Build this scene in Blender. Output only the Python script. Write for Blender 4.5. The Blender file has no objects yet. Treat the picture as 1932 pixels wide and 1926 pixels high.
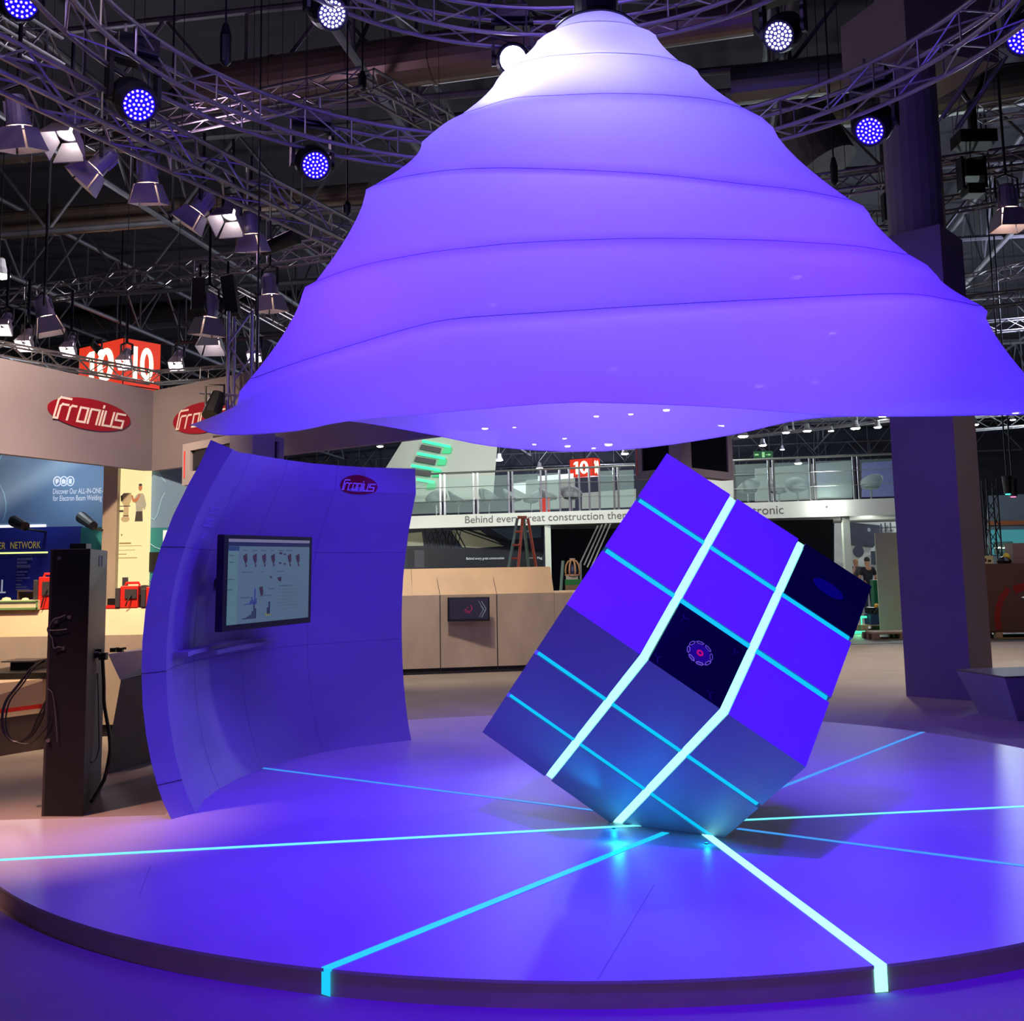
import bpy, bmesh, math, random
from math import sin, cos, pi, radians, sqrt, atan2
from mathutils import Vector, Matrix
random.seed(7)
SC = bpy.context.scene
COL = SC.collection
# ------------------------------------------------------------------ camera
FPX, CX, CY, PITCH, ROLL, EYE = 2084.0, 966.0, 815.0, radians(7.22), -0.0175, 1.6
_F = Vector((0, cos(PITCH), sin(PITCH))); _R = Vector((1, 0, 0)); _U = _R.cross(_F)
_R, _U = cos(ROLL)*_R + sin(ROLL)*_U, -sin(ROLL)*_R + cos(ROLL)*_U
CAMP = Vector((0, 0, EYE))
cd = bpy.data.cameras.new('camera'); cam = bpy.data.objects.new('camera', cd); COL.objects.link(cam)
cd.sensor_fit = 'HORIZONTAL'; cd.sensor_width = 36.0; cd.lens = FPX/1932*36.0
cd.shift_x = 0.0; cd.shift_y = -(963.0-CY)/1932.0; cd.clip_end = 300; cd.clip_start = .05
m3 = Matrix((_R, _U, -_F)).transposed()
cam.matrix_world = Matrix.Translation(CAMP) @ m3.to_4x4()
SC.camera = cam
SC.view_settings.view_transform = 'Standard'; SC.view_settings.look = 'None'
SC.view_settings.gamma = 1.0; SC.view_settings.exposure = 0.0; SC.view_settings.use_curve_mapping = False
# ------------------------------------------------------------------ world
w = bpy.data.worlds.new('world'); SC.world = w; w.use_nodes = True
bg = w.node_tree.nodes['Background']; bg.inputs[0].default_value = (.26, .22, .40, 1); bg.inputs[1].default_value = 0.04

def ray(px, py): return _F + (px-CX)/FPX*_R - (py-CY)/FPX*_U
def G(px, py, z=0.0):
    r = ray(px, py); return CAMP + r*((z-EYE)/r.z)
def P(px, py, Y):
    r = ray(px, py); return CAMP + r*(Y/r.y)
def proj(p):
    d = Vector(p)-CAMP; k = d.dot(_F); return (CX+FPX*d.dot(_R)/k, CY-FPX*d.dot(_U)/k)
V = Vector
Z = Vector((0, 0, 1))
def lin(c):
    return tuple(((v/255.0)/12.92 if v/255.0 <= .04045 else ((v/255.0+.055)/1.055)**2.4) for v in c)

# ------------------------------------------------------------------ large lights (lamps of the hall and stand, plus added fills)
def spot(name, loc, to, power, color, angle=40, blend=.5, radius=.08, parent=None):
    l = bpy.data.lights.new(name, 'SPOT'); l.energy = power; l.color = color; l.spot_size = radians(angle)
    l.spot_blend = blend; l.shadow_soft_size = radius
    o = bpy.data.objects.new(name, l); COL.objects.link(o); o.location = loc
    o.rotation_euler = (V(to)-V(loc)).to_track_quat('-Z', 'Y').to_euler(); return o
def plight(name, loc, power, color, radius=.2):
    l = bpy.data.lights.new(name, 'POINT'); l.energy = power; l.color = color; l.shadow_soft_size = radius
    o = bpy.data.objects.new(name, l); COL.objects.link(o); o.location = loc; return o
BLUE = (.045, .0, 1.0); BLU2 = (.025, .0, 1.0); VIO = (.20, .115, 1.0); WARM = (1, .74, .48); WHITE = (.80, .82, 1.0)
SCN = V((.417, 8.16, 0)); SR = 3.87
# moving heads on the near arc of the ring truss (above and behind the frame edge), plus added canopy lights
spot('stage_beam', (.4, 3.6, 5.9), (.5, 5.9, .1), 3700, (.068, 0, 1), 62, 1.0, .15)
spot('stage_beam', (-2.6, 5.2, 5.9), (-.2, 7.2, .1), 500, BLUE, 50, .8, .15)
spot('stage_beam', (3.4, 5.4, 5.9), (2.2, 7.6, .1), 900, BLUE, 64, .8, .15)
spot('cube_beam', (.2, 2.6, 5.6), (.85, 6.1, 1.7), 1150, BLU2, 28, .7, .12)
spot('wall_beam', (1.6, 4.4, 5.0), (-1.9, 8.7, 1.1), 215, BLUE, 42, .7, .12)
spot('canopy_low_fill', (-2.8, 2.6, 1.5), (-.1, 7.5, 4.35), 1450, VIO, 42, .8, .2)  # unseen low uplights added to model the canopy tiers, not on the truss
spot('canopy_low_fill', (3.8, 2.6, 1.5), (1.2, 7.5, 4.35), 1450, VIO, 42, .8, .2)
spot('rear_floor_beam', (.8, 12.4, 5.9), (1.2, 10.0, .1), 800, (.20, .09, 1), 90, .8, .15)
spot('front_floor_beam', (.4, 1.0, 5.5), (.2, 3.6, 0), 100, (.20, .06, 1), 90, .9, .2)
plight('canopy_inner_fill', (-.75, 8.16, 3.25), 105, (.060, .0, 1.0), .25)  # unseen fill lights added inside the canopy so the cloth glows
plight('canopy_inner_fill', (1.95, 8.16, 3.25), 115, (.060, .0, 1.0), .25)
plight('canopy_inner_fill', (.6, 8.16, 4.0), 60, (.060, .0, 1.0), .25)
plight('canopy_inner_fill', (.62, 8.16, 5.2), 22, (.5, .5, 1.0), .12)
spot('pillar_beam', (3.0, 8.2, 5.9), (5.1, 13.6, 3.0), 420, (.13, .03, 1), 60, .7, .12)
# warm stand lighting, hall lamps and added fill lights
spot('booth_flood', (-4.4, 9.3, 5.2), (-5.6, 13.8, 1.0), 1300, WARM, 80, .7, .12)
spot('booth_flood', (-3.4, 9.9, 5.2), (-4.5, 11.6, 1.1), 560, WARM, 70, .7, .12)
spot('island_flood', (-4.2, 7.0, 5.0), (-4.6, 9.4, .2), 150, (1, .62, .45), 80, .8, .12)
spot('stage_edge_flood', (-4.6, 5.6, 5.0), (-3.3, 6.9, .1), 1900, (1, .50, .40), 36, 1.0, .12)
spot('counter_flood', (-1.2, 15.0, 5.5), (-.9, 18.2, 1.3), 760, (1, .82, .56), 66, .8, .12)
spot('aisle_flood', (6.0, 19.0, 8.0), (6.4, 18.5, 0), 2600, (1, .83, .66), 84, .9, .2)
spot('aisle_flood', (-.6, 14.4, 7.0), (-.6, 15.2, 0), 520, (.95, .84, .9), 90, .9, .2)
spot('mezzanine_flood', (3.0, 26.0, 9.0), (3.5, 31.5, 2.8), 3200, (.92, .97, .93), 110, .9, .3)
spot('mezzanine_flood', (-3.0, 24.0, 6.5), (-2.0, 33.5, 2.8), 2200, (.92, .97, .93), 80, .9, .3)
spot('fascia_flood', (-3.2, 7.2, 6.5), (-3.8, 13.5, 3.5), 90, (1, .78, .76), 66, .9, .2)
plight('far_hall_lamp', (8.5, 30.0, 3.2), 260, (.9, 1, .92), .3)
plight('far_hall_lamp', (16, 38.0, 6.0), 1400, (.8, .95, 1), .3)
plight('roof_fill', (-9, 22.0, 7.5), 520, (.85, .82, .9), .4)  # added fill lights that bring out the roof steel, no fixtures there
plight('roof_fill', (14, 27.0, 8.5), 800, (.62, .66, .95), .4)
plight('roof_fill', (0, 46.0, 6.0), 2600, (.72, .8, 1), .4)
plight('roof_fill', (14, 50.0, 7.0), 2600, (.72, .8, 1), .4)
plight('roof_fill', (-4.5, 16.0, 8.0), 120, (.70, .45, .75), .4)
plight('roof_fill', (6, 78.0, 6.5), 5200, (.72, .8, 1), .4)
plight('ring_fill', (.6, 8.2, 8.3), 230, (.45, .30, 1), .2)  # violet fills added out of view to brighten the ring trusses
plight('ring_fill', (-4.2, 7.0, 7.4), 90, (.5, .34, 1), .2)
plight('counter_fill', (.9, 22.6, 2.7), 45, (1, .86, .68), .1)  # added fill brightening the wooden cage behind the counter
plight('under_mezzanine_fill', (-3.2, 31.6, 2.2), 60, (1, .97, .85), .1)  # added fills lifting the dark space below the deck
plight('under_mezzanine_fill', (10.5, 33.0, 2.3), 90, (.95, 1, .9), .1)
plight('backdrop_fill', (-5.9, 14.0, 3.0), 26, (.8, .9, 1), .1)  # added point light lifting the backdrop, on behalf of the edge tubes
spot('crate_fill', (9, 17, 6), (11.5, 24.4, .6), 500, (1, .75, .62), 50, .8, .1)  # unseen warm spot added to brighten the brown crate
spot('visitor_side_fill', (0, -4.5, 1.3), (.4, 4.0, .0), 150, (1, .72, .60), 50, 1.0, .5)  # fill added behind the camera to lift the stage rim
spot('pillar_fill', (10.5, 8.5, 5.5), (5.7, 13.7, 2.2), 420, (1, .78, .55), 40, .9, .2)  # unseen warm spot added for the pillar's right face

# ------------------------------------------------------------------ materials
MATS = {}
def mat(name, col, rough=.6, metal=0.0, emi=None, estr=0.0, var=.0, vscale=4.0, bump=0.0, bscale=60.0, srgb=True, stretch=None):
    if name in MATS: return MATS[name]
    m = bpy.data.materials.new(name); m.use_nodes = True; nt = m.node_tree; b = nt.nodes['Principled BSDF']
    c = lin(col) if srgb else col
    b.inputs['Base Color'].default_value = (*c, 1); b.inputs['Roughness'].default_value = rough; b.inputs['Metallic'].default_value = metal
    if emi is not None:
        b.inputs['Emission Color'].default_value = (*(lin(emi) if srgb else emi), 1); b.inputs['Emission Strength'].default_value = estr
    if var > 0 or bump > 0:
        tc = nt.nodes.new('ShaderNodeTexCoord'); src = tc.outputs['Object']
        if stretch:
            mp = nt.nodes.new('ShaderNodeMapping'); mp.inputs['Scale'].default_value = stretch
            nt.links.new(src, mp.inputs[0]); src = mp.outputs[0]
    if var > 0:
        n = nt.nodes.new('ShaderNodeTexNoise'); n.inputs['Scale'].default_value = vscale; n.inputs['Detail'].default_value = 5
        nt.links.new(src, n.inputs['Vector'])
        r = nt.nodes.new('ShaderNodeValToRGB')
        r.color_ramp.elements[0].position = .3; r.color_ramp.elements[1].position = .7
        r.color_ramp.elements[0].color = (*[max(0, v*(1-var)) for v in c], 1)
        r.color_ramp.elements[1].color = (*[min(1, v*(1+var)) for v in c], 1)
        nt.links.new(n.outputs['Fac'], r.inputs[0]); nt.links.new(r.outputs[0], b.inputs['Base Color'])
    if bump > 0:
        n = nt.nodes.new('ShaderNodeTexNoise'); n.inputs['Scale'].default_value = bscale
        nt.links.new(src, n.inputs['Vector'])
        bp = nt.nodes.new('ShaderNodeBump'); bp.inputs['Strength'].default_value = bump; bp.inputs['Distance'].default_value = .01
        nt.links.new(n.outputs['Fac'], bp.inputs['Height']); nt.links.new(bp.outputs[0], b.inputs['Normal'])
    MATS[name] = m; return m
def glass_mat(name, col=(.90, .96, .94), tr=.88):
    if name in MATS: return MATS[name]
    m = bpy.data.materials.new(name); m.use_nodes = True; nt = m.node_tree; nt.nodes.clear()
    o = nt.nodes.new('ShaderNodeOutputMaterial'); mx = nt.nodes.new('ShaderNodeMixShader')
    t = nt.nodes.new('ShaderNodeBsdfTransparent'); t.inputs[0].default_value = (*col, 1)
    g = nt.nodes.new('ShaderNodeBsdfPrincipled'); g.inputs['Base Color'].default_value = (.6, .72, .7, 1); g.inputs['Roughness'].default_value = .12
    mx.inputs[0].default_value = 1-tr
    nt.links.new(t.outputs[0], mx.inputs[1]); nt.links.new(g.outputs[0], mx.inputs[2]); nt.links.new(mx.outputs[0], o.inputs[0])
    MATS[name] = m; return m
def fabric_mat():
    m = bpy.data.materials.new('stretch_fabric'); m.use_nodes = True; nt = m.node_tree; nt.nodes.clear()
    o = nt.nodes.new('ShaderNodeOutputMaterial')
    d = nt.nodes.new('ShaderNodeBsdfDiffuse'); d.inputs[0].default_value = (.80, .78, .86, 1)
    t = nt.nodes.new('ShaderNodeBsdfTranslucent'); t.inputs[0].default_value = (.80, .78, .86, 1)
    tr = nt.nodes.new('ShaderNodeBsdfTransparent'); tr.inputs[0].default_value = (1, 1, 1, 1)
    a = nt.nodes.new('ShaderNodeMixShader'); a.inputs[0].default_value = .5
    b = nt.nodes.new('ShaderNodeMixShader'); b.inputs[0].default_value = .05
    tc = nt.nodes.new('ShaderNodeTexCoord'); n = nt.nodes.new('ShaderNodeTexNoise'); n.inputs['Scale'].default_value = 1.2
    bp = nt.nodes.new('ShaderNodeBump'); bp.inputs['Strength'].default_value = .25; bp.inputs['Distance'].default_value = .08
    nt.links.new(tc.outputs['Object'], n.inputs['Vector']); nt.links.new(n.outputs['Fac'], bp.inputs['Height'])
    nt.links.new(bp.outputs[0], d.inputs['Normal'])
    nt.links.new(d.outputs[0], a.inputs[1]); nt.links.new(t.outputs[0], a.inputs[2])
    nt.links.new(a.outputs[0], b.inputs[1]); nt.links.new(tr.outputs[0], b.inputs[2]); nt.links.new(b.outputs[0], o.inputs[0])
    return m
M_FAB = fabric_mat()
M_PIPE = mat('canopy_piping', (70, 60, 110), .7, var=.1)
M_BLACK = mat('black_powder_coat', (14, 14, 18), .45, var=.2, vscale=8)
M_DARK = mat('dark_plastic', (24, 23, 28), .35, var=.15)
M_ALU = mat('truss_aluminium', (150, 146, 150), .42, .85, var=.12, vscale=6)
M_STEEL = mat('roof_steel', (92, 90, 96), .6, .3, var=.25, vscale=2)
M_WHITE = mat('white_laminate', (205, 200, 192), .5, var=.04, vscale=2)
M_FASCIA = mat('fascia_fabric', (132, 124, 134), .8, var=.05, vscale=1.5, bump=.05)
M_FLOOR = mat('floor_carpet', (150, 138, 128), .75, var=.10, vscale=1.2, bump=.2, bscale=120)
M_STAGE = mat('stage_laminate', (176, 168, 172), .42, var=.05, vscale=2.2, bump=.04, bscale=30)
M_RIM = mat('stage_rim_laminate', (176, 158, 144), .6, var=.06)
M_CEIL = mat('ceiling_dark_panel', (34, 30, 40), .9, var=.3, vscale=.4)
M_STONE = mat('stone_effect_panel', (176, 160, 142), .55, var=.12, vscale=3.0, stretch=(1, 1, .45))
M_WALLP = mat('curved_wall_laminate', (150, 146, 160), .5, var=.07, vscale=2.4, stretch=(.4, .4, 1.2), bump=.03)
M_SEAM = mat('dark_joint', (20, 16, 30), .8, var=.1); M_JOINT = mat('board_joint', (74, 70, 84), .8, var=.1)
M_CUBE = mat('cube_panel_laminate', (150, 148, 158), .5, var=.03, vscale=3)
M_CORE = mat('cube_core_dark', (18, 18, 30), .6, var=.1)
M_LED = mat('led_strip_bright', (200, 255, 255), .4, emi=None, var=0)
def emis(name, col, s, srgb=True):
    return mat(name, (10, 10, 10), .5, emi=col if srgb else col, estr=s, srgb=srgb) if srgb else mat(name, (.01, .01, .01), .5, emi=col, estr=s, srgb=False)
M_LEDW = emis('led_strip_core', (.30, 1.1, 1.0), 1.9, False)
M_LEDC = emis('led_strip_cyan', (.0, .46, 1.0), 1.25, False)
M_LEDF = emis('floor_led_strip', (.16, .85, 1.0), 1.25, False)
M_LEDF2 = emis('floor_led_strip_cyan', (.01, .62, 1.0), 1.0, False)
M_LEDF3 = emis('floor_led_strip_dim', (.05, .36, 1.0), .85, False)

# ------------------------------------------------------------------ mesh builder
class MB:
    def __init__(s): s.v = []; s.f = []; s.smooth = False
    def add(s, vs, fs):
        n = len(s.v); s.v += [tuple(x) for x in vs]; s.f += [tuple(i+n for i in f) for f in fs]; return s
    def box(s, c, d, R=None):
        x, y, z = [k/2 for k in d]; c = V(c)
        p = [V((a*x, b*y, e*z)) for a in (-1, 1) for b in (-1, 1) for e in (-1, 1)]
        if R is not None: p = [R @ q for q in p]
        return s.add([c+q for q in p], [(0, 1, 3, 2), (4, 6, 7, 5), (0, 4, 5, 1), (2, 3, 7, 6), (0, 2, 6, 4), (1, 5, 7, 3)])
    def hexa(s, p):      # p: 8 pts bottom ring 0-3, top ring 4-7
        return s.add(p, [(3, 2, 1, 0), (4, 5, 6, 7), (0, 1, 5, 4), (1, 2, 6, 5), (2, 3, 7, 6), (3, 0, 4, 7)])
    def panel(s, a, b, c, d, t):   # quad extruded behind by t (away from camera side of its normal)
        a, b, c, d = map(V, (a, b, c, d)); n = (b-a).cross(d-a).normalized()
        if n.dot(CAMP-a) > 0: n = -n
        return s.hexa([a, b, c, d, a+n*t, b+n*t, c+n*t, d+n*t])
    def cyl(s, p0, p1, r, n=8, r1=None, caps=True):
        p0, p1 = V(p0), V(p1); r1 = r if r1 is None else r1; ax = (p1-p0)
        if ax.length < 1e-6: return s
        ax.normalize(); u = ax.orthogonal().normalized(); w_ = ax.cross(u)
        vs = []
        for p, rr in ((p0, r), (p1, r1)):
            for k in range(n):
                a = 2*pi*k/n; vs.append(p+(u*cos(a)+w_*sin(a))*rr)
        fs = [(k, (k+1) % n, n+(k+1) % n, n+k) for k in range(n)]
        if caps: fs += [tuple(range(n-1, -1, -1)), tuple(range(n, 2*n))]
        return s.add(vs, fs)
    def tube(s, pts, r, n=6, closed=False):
        pts = [V(p) for p in pts]; N = len(pts); rings = []
        t0 = (pts[1]-pts[0]).normalized(); u = t0.orthogonal().normalized()
        for i, p in enumerate(pts):
            if closed: t = (pts[(i+1) % N]-pts[i-1])
            else: t = pts[min(i+1, N-1)]-pts[max(i-1, 0)]
            t = t.normalized() if t.length > 1e-9 else t0
            u = (u-t*u.dot(t)); u = u.normalized() if u.length > 1e-6 else t.orthogonal().normalized(); w_ = t.cross(u)
            rings.append([p+(u*cos(2*pi*k/n)+w_*sin(2*pi*k/n))*r for k in range(n)])
        vs = [q for R_ in rings for q in R_]; fs = []
        for i in range(N if closed else N-1):
            j = (i+1) % N
            for k in range(n): fs.append((i*n+k, i*n+(k+1) % n, j*n+(k+1) % n, j*n+k))
        if not closed: fs += [tuple(range(n-1, -1, -1)), tuple((N-1)*n+k for k in range(n))]
        return s.add(vs, fs)
    def prism(s, poly, z0, z1):
        n = len(poly); vs = [(x, y, z0) for x, y in poly]+[(x, y, z1) for x, y in poly]
        return s.add(vs, [tuple(range(n-1, -1, -1)), tuple(range(n, 2*n))]+[(k, (k+1) % n, n+(k+1) % n, n+k) for k in range(n)])
    def lathe(s, prof, n=24, loc=(0, 0, 0), R=None):
        vs = []; loc = V(loc)
        for r, z in prof:
            for k in range(n):
                q = V((r*cos(2*pi*k/n), r*sin(2*pi*k/n), z)); q = R @ q if R is not None else q; vs.append(loc+q)
        m = len(prof); fs = [(i*n+k, i*n+(k+1) % n, (i+1)*n+(k+1) % n, (i+1)*n+k) for i in range(m-1) for k in range(n)]
        if prof[0][0] > 1e-4: fs.append(tuple(range(n-1, -1, -1)))
        if prof[-1][0] > 1e-4: fs.append(tuple((m-1)*n+k for k in range(n)))
        return s.add(vs, fs)
    def flat(s, polys, O, U, W, t=.004):     # 2-D polygons laid on a plane, with thickness
        O, U, W = V(O), V(U), V(W); n = U.cross(W).normalized()
        if n.dot(CAMP-O) < 0: n = -n
        for ip, p in enumerate(polys):
            if ip: t += .00012
            k = len(p); a = [O+U*x+W*y for x, y in p]
            s.add(a+[q+n*t for q in a], [tuple(range(k)), tuple(range(2*k-1, k-1, -1))]+[(i, (i+1) % k, k+(i+1) % k, k+i) for i in range(k)])
        return s
    def build(s, name, m, parent=None, smooth=False, bevel=0, fix=True):
        me = bpy.data.meshes.new(name); me.from_pydata(s.v, [], s.f); 
        if fix:
            bm = bmesh.new(); bm.from_mesh(me); bmesh.ops.recalc_face_normals(bm, faces=bm.faces); bm.to_mesh(me); bm.free()
        me.materials.append(m)
        if smooth:
            for p in me.polygons: p.use_smooth = True
        o = bpy.data.objects.new(name, me); COL.objects.link(o)
        if bevel:
            b = o.modifiers.new('bevel', 'BEVEL'); b.width = bevel; b.segments = 2; b.limit_method = 'ANGLE'
        if parent is not None:
            o.parent = parent; o.matrix_parent_inverse = Matrix.Translation(-V(parent.location)) if parent.type == 'EMPTY' else Matrix.Identity(4)
        return o
def thing(name, label, cat, loc=(0, 0, 0), group=None):
    o = bpy.data.objects.new(name, None); COL.objects.link(o); o.location = loc; o.empty_display_size = .1
    o['label'] = label; o['category'] = cat
    if group: o['group'] = group
    return o
def tag(o, label, cat, group=None, kind=None):
    o['label'] = label; o['category'] = cat
    if group: o['group'] = group
    if kind: o['kind'] = kind
    return o
def struct(o): o['kind'] = 'structure'; return o
def rect(x0, y0, x1, y1): return [(x0, y0), (x1, y0), (x1, y1), (x0, y1)]
def stroke(pts, wd, closed=False):
    out = []; n = len(pts)
    for i in range(n if closed else n-1):
        a = V((*pts[i], 0)); b = V((*pts[(i+1) % n], 0)); d = (b-a)
        if d.length < 1e-6: continue
        d.normalize(); q = V((-d.y, d.x, 0))*wd/2; e = d*wd/2
        out.append([tuple(v[:2]) for v in (a-e-q, b+e-q, b+e+q, a-e+q)])
    return out
def ell(cx, cy, rx, ry, n=40): return [(cx+rx*cos(2*pi*k/n), cy+ry*sin(2*pi*k/n)) for k in range(n)]
def ringp(cx, cy, rx, ry, wd, n=24): return stroke(ell(cx, cy, rx, ry, n), wd, True)
def text_mesh(name, body, O, U, W, size, m, parent=None, t=.003, width=None, bold=0.0):
    cu = bpy.data.curves.new(name, 'FONT'); cu.body = body; cu.size = 1.0; cu.extrude = .0; cu.offset = bold
    ob = bpy.data.objects.new(name, cu); COL.objects.link(ob)
    dg = bpy.context.evaluated_depsgraph_get(); me = bpy.data.meshes.new_from_object(ob.evaluated_get(dg))
    bpy.data.objects.remove(ob)
    xs = [v.co.x for v in me.vertices] or [0, 1]; sx = size
    if width: sx = width/(max(xs)-min(xs))
    O, U, W = V(O), V(U).normalized(), V(W).normalized(); n = U.cross(W)
    if n.dot(CAMP-O) < 0: n = -n
    x0 = min(xs)
    for v in me.vertices: v.co = O+U*((v.co.x-x0)*sx)+W*(v.co.y*size)+n*t
    me.materials.append(m); me.name = name
    o = bpy.data.objects.new(name, me); COL.objects.link(o)
    if parent is not None:
        o.parent = parent; o.matrix_parent_inverse = Matrix.Translation(-V(parent.location)) if parent.type == 'EMPTY' else Matrix.Identity(4)
    return o
SH = .32
def logo_polys(wd=.13):
    g = [[(0, 0), (0, 1.12), (.14, 1.27), (.95, 1.27)], [(0, 0), (.28, 0), (.28, .75), (.4, .88), (.85, .88)],
         [(1.05, 0), (1.05, .75), (1.18, .88), (1.50, .88)], [(1.86, 0), (2.5, 0), (2.5, .88), (1.86, .88), (1.86, 0)],
         [(2.75, 0), (2.75, .88), (3.47, .88), (3.47, 0)], [(3.74, 0), (3.74, .88)], [(3.74, 1.12), (3.74, 1.2)],
         [(4.0, .88), (4.0, 0), (4.72, 0), (4.72, .88)], [(5.72, .88), (5.0, .88), (5.0, .46), (5.68, .46), (5.68, 0), (4.94, 0)]]
    out = []
    for s in g: out += stroke(s, wd)
    return [[((x-2.86+SH*(y-.5))/3.4, (y-.55)/3.4) for x, y in p] for p in out]
M_LOGORED = mat('logo_red', (142, 10, 36), .5, var=.05)
M_LOGOWHITE = mat('logo_white', (225, 215, 215), .5, var=.03)
def logo(O, U, W, half_w, half_h, parent, name='brand_sign'):
    U = V(U).normalized(); W = V(W).normalized()
    s = MB().flat([ell(0, 0, half_w, half_h, 56)], O, U, W, .012).build('logo_oval', M_LOGORED, parent)
    n = U.cross(W)
    if n.dot(CAMP-V(O)) < 0: n = -n
    MB().flat([[(x*half_w*.98, y*half_w*.98) for x, y in p] for p in logo_polys()], V(O)+n*.012, U, W, .004).build('logo_lettering', M_LOGOWHITE, s)
    return s

# ================================================================== setting
struct(MB().add([(-60, -8, 0), (60, -8, 0), (60, 95, 0), (-60, 95, 0)], [(0, 1, 2, 3)]).build('floor', M_FLOOR))
CEIL_Z = 13.0
struct(MB().box((0, 45, CEIL_Z+.1), (120, 100, .2)).build('ceiling', M_CEIL))
M_FARWALL = mat('hall_wall_grey', (60, 60, 70), .9, var=.15, vscale=.6)
struct(MB().box((0, 92, 6.5), (120, .3, 13)).build('wall_back', M_FARWALL))
struct(MB().box((-58, 45, 6.5), (.3, 94, 13)).build('wall_left', M_FARWALL))
struct(MB().box((58, 45, 6.5), (.3, 94, 13)).build('wall_right', M_FARWALL))
# bare hall floor strip beyond the carpet
M_CONC = mat('bare_concrete', (96, 98, 94), .6, var=.2, vscale=1.5)
q = G(1660, 1215).y
struct(MB().box((6, (q+92)/2, .004), (100, 92-q, .008)).build('trim_1', M_CONC))

# ================================================================== stage
STZ = .10
ca = V((-3.281, 7.233, 0)); cb = V((-2.23, 7.302, 0)); dch = (cb-ca).normalized()
rel = ca-SCN; bq = rel.dot(dch); ca2 = ca + dch*(-bq-sqrt(bq*bq-rel.dot(rel)+SR*SR))
a0 = atan2(ca2.y-SCN.y, ca2.x-SCN.x) % (2*pi); a1 = radians(477)
poly = [(SCN.x+SR*cos(a0+(a1-a0)*k/120), SCN.y+SR*sin(a0+(a1-a0)*k/120)) for k in range(121)]
poly += [(-1.25, 10.75), (-2.05, 9.75), (-2.3, 8.9), (-2.36, 8.0), (-2.26, 7.30)]
stage = thing('stage_platform', 'large round pale stage platform with cyan light lines set into its top', 'stage', (SCN.x, SCN.y, 0))
sm = MB(); n = len(poly)
sm.add([(x, y, STZ) for x, y in poly]+[(x, y, STZ-.012) for x, y in poly], [tuple(range(n)), tuple(range(2*n-1, n-1, -1))]+[(k, (k+1) % n, n+(k+1) % n, n+k) for k in range(n)])
sm.build('platform_top', M_STAGE, stage)
inner = [(SCN.x+(x-SCN.x)*.999, SCN.y+(y-SCN.y)*.999) for x, y in poly]
MB().prism(inner, 0.0, STZ-.012).build('platform_rim', M_RIM, stage)
LC = V((1.023, 6.824, 0))
def rim_hit(a):
    d = V((cos(a), sin(a), 0)); r = LC-SCN; b = r.dot(d); return -b+sqrt(b*b-r.dot(r)+SR*SR)
for deg, m, r0, wd in ((188.9, M_LEDF, .3, .040), (233.0, M_LEDF2, .3, .046), (277.9, M_LEDW, .3, .050), (324.3, M_LEDF3, .3, .036), (7.6, M_LEDF, .3, .036), (52.4, M_LEDF3, .3, .036), (144.7, M_LEDF3, .3, .034), (98.0, M_LEDF3, .3, .034)):
    a = radians(deg); d = V((cos(a), sin(a), 0)); q = V((-d.y, d.x, 0))*wd/2; L = rim_hit(a)-.001
    if deg == 98.0: pass
    p0 = LC+d*r0; p1 = LC+d*L; z0 = V((0, 0, STZ-.006)); z1 = V((0, 0, STZ+.0025))
    s = MB().hexa([p0-q+z0, p1-q+z0, p1+q+z0, p0+q+z0, p0-q+z1, p1-q+z1, p1+q+z1, p0+q+z1])
    o1 = d*.004
    s.hexa([p1-q+V((0, 0, .004)), p1-q+o1+V((0, 0, .004)), p1+q+o1+V((0, 0, .004)), p1+q+V((0, 0, .004)), p1-q+z1, p1-q+o1+z1, p1+q+o1+z1, p1+q+z1])
    s.build('floor_light_strip', m, stage)
# fine joints of the stage boards
js = MB()
for a, b in (((1235, 1668), (1128, 1848)), ((285, 1632), (262, 1690))):
    A = G(*a, STZ); B = G(*b, STZ); d = (B-A).normalized(); q = V((-d.y, d.x, 0))*.0009
    js.add([A-q+Z*.0008, B-q+Z*.0008, B+q+Z*.0008, A+q+Z*.0008], [(0, 1, 2, 3)])
js.build('board_joint', M_JOINT, stage)

# ================================================================== tilted cube
A = V((.268, 5.832, 1.429)); a = V((1.203, -.085, -.844)).normalized(); b = V((.654, .912, .873))
b = (b-a*b.dot(a)).normalized(); c = a.cross(b)
if c.dot(V((-.519, 1.055, -.833))) < 0: c = -c
S = 1.45
cube = thing('illuminated_cube', 'giant tilted blue cube standing on one corner with glowing cyan grid lines', 'cube sculpture', (.95, 6.75, STZ))
def clip(mb):     # keep what is above the stage
    me = bpy.data.meshes.new('t'); me.from_pydata(mb.v, [], mb.f); bm = bmesh.new(); bm.from_mesh(me)
    g = bm.verts[:]+bm.edges[:]+bm.faces[:]
    r = bmesh.ops.bisect_plane(bm, geom=g, plane_co=(0, 0, STZ+.001), plane_no=(0, 0, 1), clear_inner=True)
    ed = [e for e in bm.edges if e.is_boundary]
    if ed: bmesh.ops.holes_fill(bm, edges=ed)
    bm.verts.ensure_lookup_table(); bm.verts.index_update()
    out = MB(); out.v = [tuple(v.co) for v in bm.verts]; out.f = [tuple(v.index for v in f.verts) for f in bm.faces]; bm.free()
    return out
T = .045
def slabq(O, u, v, nrm, u0, u1, v0, v1, t0, t1):
    f = lambda x, y, t: O+u*(x*S)+v*(y*S)+nrm*t
    return MB().hexa([f(u0, v0, t0), f(u1, v0, t0), f(u1, v1, t0), f(u0, v1, t0), f(u0, v0, t1), f(u1, v0, t1), f(u1, v1, t1), f(u0, v1, t1)])
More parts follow.
